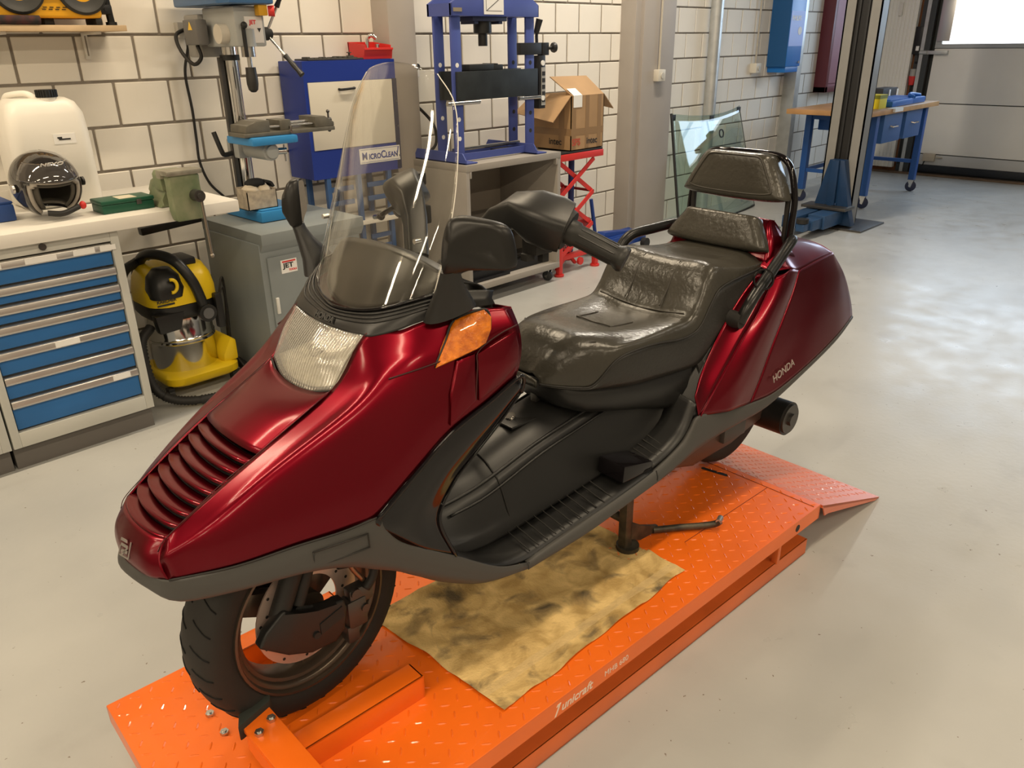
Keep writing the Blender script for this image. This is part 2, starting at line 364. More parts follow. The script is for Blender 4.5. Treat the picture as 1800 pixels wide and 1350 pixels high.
line('hood_seam', [(p[0]+nrm.x*.002, p[1]+.001, p[2]+nrm.z*.0015) for p in [(-.277,.094,.566),(-.262,.0975,.587),(-.2,.1025,.627),(-.154,.1065,.656),(-.084,.1125,.692),(-.006,.1155,.731),(.073,.1185,.772)]], .0008, mat('seam_dark', (.04,.003,.004), .5))
# nose emblem: a slanted winged square
em = B()
Me = frame((-.3060, -.016, .546), (.22, -1, .0), (.38, 0, .92))
for P in [[(-.016,-.014),(.016,-.014),(.016,.018),(.013,.018),(.013,-.011),(-.016,-.011)], [(-.016,-.014),(-.013,-.014),(-.013,.004),(-.016,.004)], [(-.016,.018),(-.016,.013),(.004,.013),(.002,.018)], [(-.013,.009),(-.013,.004),(.009,.004),(.007,.009)], [(-.008,-.001),(-.011,-.006),(.009,-.006),(.009,.0)], [(.004,.004),(.009,.004),(-.004,-.011),(-.009,-.011)]]:
    em.prism(P, .0045, .0060, 'xy', M=Me)
em.o('nose_emblem', mat('emblem_silver', (.45,.42,.40), .3, .8), sc, smooth=False)

# ---- headlight
hb = [(.052,0,.754),(.057,.06,.757),(.073,.117,.772)]; hm = [(.082,0,.812),(.087,.065,.814),(.106,.124,.824)]; ht = [(.130,0,.862),(.136,.068,.861),(.143,.13,.866)]
hl = B(); g = gridpts([[vm(p) for p in r[:0:-1]]+[v(p) for p in r] for r in (hb, hm, ht)], 41, 14); hl.grid(g)
def lens_mat():
    m = bpy.data.materials.new('headlight_glass'); m.use_nodes = True; nt = m.node_tree; N = nt.nodes; L = nt.links; out = N['Material Output']; N.remove(N['Principled BSDF'])
    tc = N.new('ShaderNodeTexCoord'); wv = N.new('ShaderNodeTexWave'); wv.bands_direction = 'Y'; wv.inputs['Scale'].default_value = 40; L.new(tc.outputs['Object'], wv.inputs['Vector'])
    bp = N.new('ShaderNodeBump'); bp.inputs['Strength'].default_value = .35; bp.inputs['Distance'].default_value = .002; L.new(wv.outputs['Fac'], bp.inputs['Height'])
    tr = N.new('ShaderNodeBsdfTransparent'); tr.inputs[0].default_value = (.90,.89,.85,1)
    gl = N.new('ShaderNodeBsdfGlossy'); gl.inputs['Roughness'].default_value = .12; L.new(bp.outputs[0], gl.inputs['Normal'])
    lw = N.new('ShaderNodeLayerWeight'); lw.inputs['Blend'].default_value = .5; pw = N.new('ShaderNodeMath'); pw.operation = 'POWER'; pw.inputs[1].default_value = 3.; L.new(lw.outputs['Facing'], pw.inputs[0])
    fr = N.new('ShaderNodeMath'); fr.operation = 'MULTIPLY_ADD'; fr.inputs[1].default_value = .6; fr.inputs[2].default_value = .10; L.new(pw.outputs[0], fr.inputs[0])
    df = N.new('ShaderNodeBsdfDiffuse'); df.inputs[0].default_value = (.80,.79,.74,1)
    fl = N.new('ShaderNodeMath'); fl.operation = 'MULTIPLY_ADD'; fl.inputs[1].default_value = .24; fl.inputs[2].default_value = .07; L.new(wv.outputs['Fac'], fl.inputs[0])
    m1 = N.new('ShaderNodeMixShader'); L.new(fl.outputs[0], m1.inputs[0]); L.new(tr.outputs[0], m1.inputs[1]); L.new(df.outputs[0], m1.inputs[2])
    mx = N.new('ShaderNodeMixShader'); L.new(fr.outputs[0], mx.inputs[0]); L.new(m1.outputs[0], mx.inputs[1]); L.new(gl.outputs[0], mx.inputs[2]); L.new(mx.outputs[0], out.inputs[0])
    return m
head = hl.o('headlight', lens_mat(), sc, ang=80, thick=.004)
def sh(r, dx, dz, s): return [(p[0]+dx, p[1]*s, p[2]+dz) for p in r]
refl = full('reflector', [sh(hb, .012, .003, .97), sh(hm, .085, -.01, .6), sh(ht, .02, -.004, .97)], mat('reflector', (.78,.76,.70), .42, .55, bump=.6, bscale=45, bdist=.012), 31, 12, .002, parent=head)
B().sph((.115, 0, .805), .018).o('bulb', CHROME, head)
line('headlight_rim', [sh(hb, -.004, -.002, 1.0)[i] for i in (0,1,2)], .002, BLKM, head)
# ---- black cowl under the windscreen
cl = [(.130,0,.862),(.138,.06,.859),(.144,.13,.864),(.159,.155,.868),(.189,.18,.877),(.228,.2,.889),(.299,.225,.900),(.37,.242,.900)]
cu_ = [(.165,0,.886),(.173,.05,.889),(.187,.1,.897),(.207,.14,.908),(.232,.17,.920),(.262,.197,.930),(.32,.217,.934),(.38,.232,.925)]
cm = [tuple((a+b)/2-(.006 if k == 0 else 0)+(.003 if k == 1 and i else 0) for k, (a, b) in enumerate(zip(p, q))) for i, (p, q) in enumerate(zip(cl, cu_))]
cowl = full('windscreen_cowl', [cl, cm, cu_], BLKP, 57, 12, .004)
for f in (.52, .68, .84):
    line('cowl_rib', [tuple(a+(b-a)*f-(.004*(1-abs(2*f-1)) if k == 0 else 0)+(.003 if k == 1 and i else 0)+(.0015 if k == 2 else 0) for k, (a, b) in enumerate(zip(p, q))) for i, (p, q) in enumerate(zip(cl[:7], cu_[:7]))], .0028, BLKP, cowl, sm=40)
line('cowl_lip', [(p[0]-.002, p[1], p[2]+.002) for p in cu_[:7]], .0035, BLKG, cowl, sm=40)
text('cowl_lettering', 'HONDA', .017, mat('letter_dark', (.045,.045,.045), .4), cowl, frame((.1325, .030, .869), (.04, -1, -.02), (.62, 0, .78)), .0015, bold=.0006)
# ---- windscreen
def ws_mat():
    m = bpy.data.materials.new('clear_screen'); m.use_nodes = True; nt = m.node_tree; N = nt.nodes; L = nt.links
    out = N['Material Output']; N.remove(N['Principled BSDF'])
    tr = N.new('ShaderNodeBsdfTransparent'); tr.inputs[0].default_value = (.95, .945, .92, 1)
    gl = N.new('ShaderNodeBsdfGlossy'); gl.inputs['Roughness'].default_value = .04; gl.inputs[0].default_value = (1, 1, 1, 1)
    lw = N.new('ShaderNodeLayerWeight'); lw.inputs['Blend'].default_value = .5
    pw = N.new('ShaderNodeMath'); pw.operation = 'POWER'; pw.inputs[1].default_value = 4.0; L.new(lw.outputs['Facing'], pw.inputs[0])
    fr = N.new('ShaderNodeMath'); fr.operation = 'MULTIPLY_ADD'; fr.inputs[1].default_value = .60; fr.inputs[2].default_value = .055; L.new(pw.outputs[0], fr.inputs[0])
    mx = N.new('ShaderNodeMixShader'); L.new(fr.outputs[0], mx.inputs[0]); L.new(tr.outputs[0], mx.inputs[1]); L.new(gl.outputs[0], mx.inputs[2]); L.new(mx.outputs[0], out.inputs[0])
    return m
WSM = ws_mat()
cen = [(.165,.886),(.216,1.0),(.264,1.12),(.302,1.22),(.326,1.285),(.345,1.333)]
edg = [(.262,.197,.930),(.296,.203,1.03),(.322,.200,1.115),(.342,.188,1.205),(.354,.165,1.268),(.356,.118,1.313)]
R = []
for (cx, cz), (ex, ey, ez) in zip(cen, edg):
    row = []
    for j in range(-6, 7):
        f = abs(j)/6; y = ey*(1-(1-f)**1.25)*(1 if j > 0 else -1); row.append(v((cx+(ex-cx)*f**2.1, y, cz+(ez-cz)*f**1.7)))
    R.append(row)
wsc = B().grid(gridpts(R, 61, 50)).o('windscreen', WSM, sc, ang=180, thick=.0035)
line('windscreen_edge', [v_ for v_ in [(e[0], e[1], e[2]) for e in edg]], .0010, mat('screen_edge', (.75,.73,.66), .2, spec=.8), wsc, sm=40)
for y in (-.165, .165): B().cyl(v((.262, y, 1.03)), v((.248, y, 1.03)), .005, n=10).o('screen_bolt', CHROME, wsc)
# ---- dash cover behind the screen and instrument panel
dl = [(p[0]+.016, p[1]*.93, p[2]+.0) for p in cu_[:7]]
dt = [(.272,0,.998),(.273,.05,.997),(.276,.10,.992),(.281,.14,.983),(.288,.17,.972),(.30,.19,.96),(.33,.205,.945)]
full('dash_cover', [dl, [tuple((a+b)/2-(.008 if k == 0 else 0) for k, (a, b) in enumerate(zip(p, q))) for p, q in zip(dl, dt)], dt], mat('dash_grey', (.035,.033,.030), .33), 45, 12, .003)
full('instrument_panel', [dt, [(p[0]+.05, p[1], p[2]-.02) for p in dt], [(p[0]+.10, p[1]*.95, p[2]-.09) for p in dt]], BLKP, 31, 10, .003)

# ---- amber turn signals
wk = [(.221,.2445,.812),(.250,.2415,.853),(.276,.2385,.890),(.328,.260,.904),(.338,.268,.890),(.333,.273,.868),(.318,.2745,.844),(.298,.2715,.836),(.26,.259,.824)]
def plate(name, P, m, dn=.006, both=True, parent=None, inset=.9):
    outs = []
    for f in ((v, vm) if both else (v,)):
        Q = [f(p) for p in P]; c_ = sum(Q, Vector())/len(Q); nn = Vector((0, -1 if f is v else 1, 0))
        n = len(Q); V = [q-nn*dn*.8 for q in Q]+[q+nn*dn*.6 for q in Q]+[c_+(q-c_)*inset+nn*dn for q in Q]+[c_+nn*dn*1.25]
        F = [(i, (i+1) % n, n+(i+1) % n, n+i) for i in range(n)]+[(n+i, n+(i+1) % n, 2*n+(i+1) % n, 2*n+i) for i in range(n)]+[(2*n+i, 2*n+(i+1) % n, 3*n) for i in range(n)]
        outs.append(B().add(V, F).o(name, m, parent or sc, ang=50))
    return outs
def dense(P, k=3): return [p for i in range(len(P)) for p in [tuple(a+(b-a)*j/k for a, b in zip(P[i], P[(i+1) % len(P)])) for j in range(k)]]
plate('turn_signal', dense(wk), AMBER, .007)
line('signal_gasket', wk, .0025, BLKM, both=True, closed=True, sm=40)
# ---- raised vent panel and character crease
plate('vent_panel', dense([(.300,.2735,.826),(.388,.2815,.852),(.394,.2845,.82),(.392,.2855,.785),(.345,.2815,.752),(.296,.2775,.732)]), RED, .0045, inset=.94)
line('vent_outline', [(.396,.2805,.862),(.350,.2775,.852),(.304,.2735,.830),(.297,.2765,.80),(.289,.2785,.735)], .0015, mat('seam_dark', (.04,.003,.004), .5), sm=40)
line('fairing_crease', [(.138,.2145,.804),(.19,.2365,.815),(.240,.2515,.824)], .0016, MATS['seam_dark'], sm=16)
plate('fairing_pillar', dense([(.262,.2585,.818),(.296,.2695,.826),(.288,.2775,.735),(.228,.2735,.700),(.236,.2695,.76)]), RED, .004, inset=.9)

# ---- grey lower fairing (chin)
T = [(-.313,0,.525),(-.298,.06,.521),(-.277,.121,.521),(-.179,.172,.528),(-.08,.210,.542),(.0,.234,.547),(.064,.252,.557),(.08,.253,.525),(.115,.251,.478),(.18,.249,.428),(.248,.246,.378),(.364,.248,.293),(.45,.249,.262)]
D = [(-.317,0,.500),(-.298,.068,.484),(-.266,.121,.470),(-.18,.169,.474),(-.09,.205,.480),(-.03,.219,.472),(.02,.227,.455),(.06,.231,.432),(.107,.236,.406),(.155,.237,.370),(.235,.237,.315),(.33,.239,.262),(.451,.244,.241)]
TD = [tuple((a+b)/2+(.006 if k == 1 and i > 1 else 0)-(.006 if k == 0 and i < 2 else 0) for k, (a, b) in enumerate(zip(p, q))) for i, (p, q) in enumerate(zip(T, D))]
U = [(p[0]+(.03 if i < 3 else 0), p[1]*.72, p[2]-.004-(.03 if i in (10, 11) else .012 if i > 8 else 0)) for i, p in enumerate(D)]
chin = full('lower_fairing', [T, TD, D, U], GREYP, 97, 16, .003)
line('hatch_outline', [(-.056,.2235,.524),(-.005,.2385,.528),(.044,.2495,.530),(.046,.2475,.498),(-.005,.2335,.493),(-.055,.2195,.490),(-.056,.2235,.524)], .0018, BLKM, chin, sm=0)
line('fairing_shadow_gap', [(p[0], p[1]+.001, p[2]+.001) for p in T[2:7]], .0022, BLKM, chin, sm=40)
# ---- leg shields
E0 = [(.080,.253,.525),(.064,.253,.557),(.154,.264,.629),(.227,.272,.684),(.322,.277,.722),(.392,.282,.754)]
E2 = [(.248,.2445,.378),(.213,.243,.48),(.250,.245,.552),(.300,.250,.597),(.365,.255,.650),(.421,.262,.706)]
EM = [tuple((a+b)/2+(.011 if k == 1 else 0) for k, (a, b) in enumerate(zip(p, q))) for p, q in zip(E0, E2)]
EM[0] = (.165,.2495,.438)
pair('leg_shield', [E0, EM, E2], BLKG, 30, 12, .004)
line('leg_shield_edge', E2, .004, BLKG, sm=40)
line('leg_shield_trim', [(p[0]+.002, p[1]+.0015, p[2]-.002) for p in E0[1:]]+[(.414,.279,.742),(.421,.264,.706)], .0045, BLKG, sm=50)
Rk = [[(p[0]-.01-.07*(1-abs(t)**3), p[1]*t, p[2]) for t in (0, .35, .7, .9, 1)] for p in E2]
full('leg_shield_back', Rk, BLKP, 25, 20, .003)

# ---- centre tunnel with fuel lid
tun = []
for (x, zf, zt, wt, wb) in [(.20,.36,.46,.075,.13),(.30,.30,.385,.085,.14),(.40,.28,.392,.088,.142),(.45,.281,.400,.09,.142),(.487,.282,.412,.09,.142),(.62,.295,.445,.09,.142),(.75,.307,.468,.09,.143),(.84,.32,.485,.092,.146),(.95,.336,.50,.10,.150),(1.05,.372,.515,.12,.156),(1.13,.43,.54,.14,.172)]:
    h = zt-zf
    sec = [(0, zt+.038), (wt*.55, zt+.028), (wt, zt), (wt+.018, zt-.022), (wb-.012, zf+.35*h), (wb, zf+.02), (wb+.008, zf-.005)]
    tun.append([(x, y, z) for y, z in sec])
tunnel = full('centre_tunnel', tun, BLKP, 49, 50, .004, ang=70)
line('tunnel_ridge', [(.30,.086,.388),(.40,.090,.396),(.487,.0925,.414),(.62,.0925,.4475),(.75,.0925,.4705),(.84,.0945,.488)], .0042, BLKP, tunnel)
line('tunnel_ridge', [(.34,.109,.370),(.45,.1115,.380),(.62,.1115,.4245),(.75,.1115,.4475),(.90,.117,.478)], .0036, BLKP, tunnel)
line('tunnel_seam', [(.487,.0,.452),(.488,.05,.443),(.490,.091,.413),(.492,.110,.389),(.496,.132,.325),(.50,.143,.285)], .0022, BLKM, tunnel)
B().box(.59, .70, -.045, .045, .4795, .4865, .004, M=Matrix.Rotation(0, 4, 'X')).o('fuel_lid', BLKP, tunnel)
B().cyl((.625, 0, .484), (.622, 0, .494), .011, n=18).cyl((.6235, 0, .489), (.6225, 0, .491), .016, n=18).o('lid_lock', CHROME, tunnel)
# ---- footboards
for s in (-1, 1):
    f_ = (lambda p: v(p)) if s > 0 else (lambda p: vm(p))
    fb = B().grid(gridpts([[f_(p) for p in r] for r in ([(.24,.13,.385),(.32,.135,.305),(.40,.14,.278),(.62,.14,.285),(.93,.14,.328)], [(.25,.238,.380),(.335,.238,.308),(.45,.240,.266),(.625,.240,.277),(.93,.240,.316)])], 30, 4)).o('footboard', BLKP, sc, thick=.006)
    rb_ = B()
    for i in range(11):
        x = .475+i*.029; z0_, z1_ = .2815+(x-.4)*.075, .268+(x-.45)*.076
        rb_.tube([f_((x, .152, z0_+.0005)), f_((x, .230, z1_+.0025))], .0018, 5)
    rb_.o('footboard_rib', BLKM, fb)
    pg = B()
    pg.prism([(.795,.325),(.915,.318),(.918,.345),(.80,.372)], -s*.150, -s*.238, 'xz', .006)
    pgo = pg.o('passenger_peg', BLKG, sc)
    B().grid(gridpts([[f_(p) for p in r] for r in ([(.915,.14,.335),(1.0,.145,.36),(1.06,.15,.40),(1.10,.155,.47)], [(.915,.238,.322),(1.0,.238,.345),(1.06,.238,.383),(1.10,.235,.45)])], 20, 4)).o('rear_footboard', BLKP, sc, thick=.006)
    rr_ = B()
    for i in range(6):
        x = .935+i*.02; rr_.tube([f_((x, .155, .339+(x-.915)*.30)), f_((x, .228, .326+(x-.915)*.27))], .0025, 5)
    rr_.o('footboard_rib', BLKM, sc)
# grey side trim along the floor and under the tail
ST = [(.45,.249,.262),(.636,.244,.279),(.80,.243,.296),(.923,.242,.315),(1.028,.243,.350),(1.07,.243,.382),(1.107,.243,.412),(1.20,.253,.400),(1.312,.264,.387),(1.448,.274,.390),(1.619,.284,.436),(1.807,.274,.479),(1.968,.241,.503)]
SB = [(.451,.246,.241),(.636,.251,.251),(.80,.251,.270),(.912,.251,.284),(.985,.251,.294),(1.04,.251,.305),(1.10,.248,.312),(1.20,.248,.322),(1.30,.252,.330),(1.43,.264,.350),(1.60,.273,.408),(1.80,.265,.458),(1.968,.236,.489)]
SM_ = [tuple((a+b)/2+(.006 if k == 1 else 0) for k, (a, b) in enumerate(zip(p, q))) for p, q in zip(ST, SB)]
SU = [(p[0], p[1]*.8, p[2]+.006) for p in SB]
pair('side_trim', [[(p[0], p[1]-.012, p[2]-.001) for p in ST], ST, SM_, SB, SU], GREYP, 60, 14, .003)
line('trim_joint', [(.452,.250,.262),(.452,.2515,.25),(.453,.2485,.241)], .0016, BLKM, sm=8)
line('trim_joint', [(.925,.244,.315),(.92,.2545,.30),(.915,.2525,.284)], .0016, BLKM, sm=8)

# ---- body under the seat
def ring(x, w, zt, zb, n=20, p=3.2):
    out = []
    for i in range(n):
        t = 2*pi*i/n; c_, s_ = cos(t), sin(t)
        out.append(Vector((x, w*abs(c_)**(2/p)*(1 if c_ > 0 else -1), (zt+zb)/2+(zt-zb)/2*abs(s_)**(2/p)*(1 if s_ > 0 else -1))))
    return out
B().loft([ring(.705,.06,.578,.535), ring(.73,.105,.582,.505), ring(.77,.140,.585,.485), ring(.85,.160,.585,.462), ring(.97,.172,.58,.43), ring(1.08,.184,.58,.395), ring(1.20,.194,.58,.36), ring(1.34,.196,.60,.36)]).o('seat_base', BLKP, sc, ang=60)
B().loft([ring(1.15,.205,.60,.34), ring(1.35,.222,.70,.35), ring(1.6,.228,.715,.40), ring(1.85,.205,.71,.46), ring(1.945,.195,.66,.49)]).o('tail_core', BLKM, sc)
pair('tank_side', [[(1.06,.150,.40),(1.10,.170,.47),(1.17,.190,.56),(1.27,.198,.63)], [(1.085,.205,.39),(1.115,.205,.455),(1.165,.202,.53),(1.25,.198,.615)], [(1.107,.236,.412),(1.125,.226,.455),(1.16,.206,.528),(1.235,.199,.612)]], BLKP, 14, 5, .004)

# ---- seat
LEATH = mat('seat_leather', (.041,.038,.031), .25, 0, .5, 0, var=.12, vscale=9, bump=.22, bscale=75, bdist=.006)
LEATB = mat('seat_side_vinyl', (.020,.019,.017), .42, bump=.3, bscale=120, bdist=.004)
SE = [(.672,.602,(.045,.600),(.058,.584),(.055,.578)),(.695,.645,(.075,.632),(.092,.582),(.088,.574)),(.73,.682,(.105,.655),(.125,.578),(.122,.570)),(.77,.698,(.128,.668),(.150,.580),(.148,.567)),(.83,.692,(.146,.674),(.172,.638),(.164,.560)),(.90,.676,(.155,.672),(.183,.651),(.178,.553)),(.98,.664,(.160,.672),(.188,.648),(.184,.548)),(1.06,.660,(.165,.672),(.190,.637),(.189,.543)),(1.12,.664,(.168,.677),(.192,.640),(.192,.540)),(1.155,.700,(.168,.710),(.193,.660),(.194,.545)),(1.19,.765,(.166,.768),(.192,.705),(.195,.560)),(1.225,.797,(.164,.797),(.190,.738),(.196,.590)),(1.28,.797,(.164,.790),(.188,.749),(.194,.625)),(1.36,.788,(.165,.776),(.182,.751),(.187,.675)),(1.45,.788,(.160,.768),(.173,.752),(.174,.715)),(1.51,.788,(.145,.766),(.152,.752),(.15,.735))]
top, side = [], []
for (x, zc, e, p_, b_) in SE:
    dz = zc-e[1]
    top.append([(x, 0, zc), (x, e[0]*.35, zc-dz*.05+.001), (x, e[0]*.72, zc-dz*.45+.006), (x, e[0], e[1]), (x, (e[0]+p_[0])/2+.005, (e[1]+p_[1])/2+.005), (x, p_[0], p_[1])])
    side.append([(x, p_[0], p_[1]), (x, (p_[0]+b_[0])/2+.006, (p_[1]+b_[1])/2), (x, b_[0], b_[1])])
seat = full('seat', top, LEATH, 61, 90, .006, ang=80)
pair('seat_side', [[r[i] for r in side] for i in range(3)], LEATB, 70, 8, .004)
line('seat_piping', [(x, p_[0]+.001, p_[1]) for (x, zc, e, p_, b_) in SE], .003, BLKM, sm=90)
front = [(.668,0,.597),(.668,.02,.596),(.669,.04,.594),(.671,.055,.590)]
full('seat_front_edge', [[(.667,y,z+.004) for (x,y,z) in front], [(.668,y*.98,.575) for (x,y,z) in front]], LEATH, 15, 3, .004)
SEAM = mat('seat_seam', (.035,.031,.025), .5)
line('seat_seam', [(1.128,0,.669),(1.128,.05,.672),(1.127,.10,.677),(1.128,.15,.684)], .0022, SEAM, seat)
line('seat_seam', [(1.135,.062,.684),(1.165,.062,.722),(1.19,.062,.766),(1.22,.062,.797)], .002, SEAM, seat)
line('seat_seam', [(.93,.06,.672),(.97,.062,.668),(1.02,.063,.664)], .002, SEAM, seat)
line('seat_seam', [(.93,0,.672),(.932,.03,.673),(.93,.06,.674)], .002, SEAM, seat)
line('seat_seam', [(.80,.128,.682),(.77,.105,.680),(.73,.085,.664),(.70,.065,.638)], .002, SEAM, seat)
line('seat_seam', [(1.28,.10,.796),(1.33,.10,.790),(1.42,.10,.786)], .002, SEAM, seat)

# ---- red tail
F0 = [(1.107,.238,.412),(1.190,.238,.498),(1.275,.236,.580),(1.362,.230,.652),(1.455,.214,.735)]
FI = [(1.10,.225,.47),(1.155,.205,.525),(1.235,.198,.615),(1.325,.192,.690),(1.42,.186,.745)]
pair('tail_inner_panel', [FI, mid(FI, F0, .5, -.004), F0], RED, 24, 8, .003)
R0 = [(1.332,.263,.388),(1.378,.260,.455),(1.433,.254,.539),(1.532,.240,.660),(1.591,.224,.729)]
H0 = [(1.215,.266,.402),(1.280,.267,.478),(1.365,.262,.575),(1.465,.250,.675),(1.535,.230,.745)]
pair('tail_front_panel', [F0, mid(F0, H0, .5, .010), H0, mid(H0, R0, .5, .002), R0], RED, 30, 24, .004)
RT = [R0, [(1.448,.273,.391),(1.50,.266,.475),(1.56,.258,.56),(1.64,.240,.665),(1.68,.217,.734)], [(1.619,.283,.437),(1.65,.273,.51),(1.69,.260,.585),(1.74,.238,.672),(1.76,.210,.738)], [(1.807,.272,.480),(1.815,.262,.535),(1.825,.250,.595),(1.835,.229,.672),(1.832,.202,.738)], [(1.968,.241,.504),(1.963,.236,.535),(1.950,.228,.578),(1.912,.215,.655),(1.850,.197,.733)]]
pair('tail_side_panel', RT, RED, 30, 30, .004)
line('tail_panel_edge', [(p[0]+.006, p[1]+.004, p[2]) for p in F0], .003, RED, sm=30)
full('tail_deck', [[(1.46,0,.775),(1.46,.08,.772),(1.46,.15,.762),(1.47,.20,.742)], [(1.535,0,.800),(1.535,.09,.797),(1.535,.165,.783),(1.535,.226,.745)], [(1.60,0,.806),(1.60,.09,.800),(1.60,.16,.784),(1.591,.224,.729)], [(1.69,0,.800),(1.69,.09,.793),(1.69,.155,.777),(1.68,.217,.734)], [(1.77,0,.785),(1.77,.09,.780),(1.77,.15,.768),(1.76,.210,.738)], [(1.845,0,.765),(1.845,.09,.762),(1.842,.15,.753),(1.832,.202,.738)]], RED, 41, 36, .004)
full('tail_end', [[(1.865,0,.760),(1.862,.09,.757),(1.857,.15,.749),(1.850,.197,.733)], [(1.955,0,.66),(1.95,.09,.66),(1.935,.16,.658),(1.912,.215,.655)], [(1.985,0,.57),(1.98,.09,.57),(1.97,.17,.573),(1.950,.228,.578)], [(1.995,0,.50),(1.99,.09,.50),(1.985,.18,.50),(1.968,.241,.504)]], mat('tail_lamp_red', (.22,.006,.010), .12, 0, .5, .6), 31, 14, .004)
text('tail_lettering', 'HONDA', .030, mat('letter_silver', (.55,.48,.44), .35, .6), sc, frame((1.425, -.2775, .428), (.105, -.003, .029), (-.03, .03, .1)), .0008, shear=.25)
# ---- backrests
def pad(name, P, base, up, depth, m, inset_m=None):
    """rounded trapezoid cushion; P half outline (y,z') from top to bottom"""
    out = [(y, z) for y, z in P]+[(-y, z) for y, z in reversed(P)]
    n = len(out); dense_ = [tuple(cr([out[(i+k-1) % n]+(0,) for k in range(4)], 1+j/4)[:2]) for i in range(n) for j in range(4)]
    up = Vector(up).normalized(); nn = Vector((-up.z, 0, up.x)); base = Vector(base)
    cz = sum(z for y, z in dense_)/len(dense_); rings = []
    for d, s_ in ((0, .93), (.08, 1), (.55, 1), (.8, .965), (.95, .89), (1.0, .78), (1.03, .5)):
        rings.append([base+Vector((0, y*s_, 0))+up*(cz+(z-cz)*s_)+nn*(depth*d) for y, z in dense_])
    return B().loft(rings).o(name, m, sc, ang=60), dense_, base, up, nn, cz
bk = pad('lower_backrest', [(.06,.084),(.118,.082),(.135,.062),(.170,.006),(.166,-.014),(.08,-.020)], (1.497, 0, .800), (.35, 0, .93), .045, LEATH)
up_ = pad('upper_backrest', [(.05,.133),(.098,.131),(.122,.112),(.170,.025),(.166,.004),(.08,-.004)], (1.585, 0, .920), (.14, 0, .99), .065, LEATH)
ob, dn, bs, upd, nn_, cz_ = up_
B().tube([bs+Vector((0, y*.80, 0))+upd*(cz_+(z-cz_)*.78+.004)+nn_*.0645 for y, z in dn], .003, 6, closed=True).o('backrest_seam', SEAM, ob, ang=180)
line('backrest_seam', [(1.462,.07,.805),(1.475,.066,.835),(1.49,.062,.872)], .002, SEAM, bk[0], sm=12)
full('backrest_pillar', [[(1.475,0,.765),(1.478,.10,.765),(1.485,.176,.760)], [(1.50,0,.83),(1.502,.09,.83),(1.51,.160,.825)], [(1.535,0,.865),(1.536,.07,.865),(1.54,.138,.862)], [(1.56,0,.872),(1.56,.07,.872),(1.565,.140,.868)], [(1.60,0,.83),(1.60,.10,.825),(1.60,.165,.81)], [(1.62,0,.79),(1.62,.11,.785),(1.62,.19,.76)]], RED, 31, 30, .003, ang=50)
pair('backrest_pillar_side', [[(1.485,.176,.760),(1.51,.160,.825),(1.54,.138,.862),(1.56,.139,.868)], [(1.62,.19,.76),(1.60,.165,.81),(1.57,.142,.862),(1.565,.140,.868)]], RED, 12, 4, .003)
hp = [(1.585,.183,.79),(1.590,.182,.86),(1.596,.179,.93),(1.600,.160,1.0),(1.601,.138,1.034),(1.601,.10,1.050),(1.601,0,1.053)]
B().tube([v(p) for p in hp]+[vm(p) for p in hp[-2::-1]], .0095, 10, smooth=80).o('backrest_hoop', BLKG, sc, ang=180)
for s in (-1, 1): B().box(1.578, 1.592, s*.165-.006, s*.165+.006, .79, .95, .003).o('hoop_bracket', BLKM, sc)
# ---- grab rails and the helmet ring
RAILM = mat('rail_black', (.016,.016,.016), .3, .3)
B().tube([v(p) for p in [(1.285,.228,.64),(1.30,.238,.680),(1.345,.236,.716),(1.425,.224,.752),(1.50,.211,.785),(1.565,.201,.816),(1.60,.185,.812)]], .0165, 12, smooth=60).o('grab_rail', RAILM, sc, ang=180)
B().tube([vm(p) for p in [(1.285,.228,.66),(1.292,.236,.70),(1.312,.236,.765),(1.355,.228,.803),(1.45,.213,.812),(1.53,.200,.816),(1.59,.185,.815)]], .0165, 12, smooth=60).o('grab_rail', RAILM, sc, ang=180)
for s in (-1, 1): B().cyl((1.285, s*.18, .645), (1.285, s*.236, .645), .026, .022, 18).o('rail_mount', BLKM, sc)
B().lathe([(.026,-.004),(.030,-.004),(.031,0),(.030,.004),(.026,.004),(.026,-.004)], v((1.362,.242,.750)), (-.55,-.75,.25), 24).o('helmet_ring', BLKG, sc)

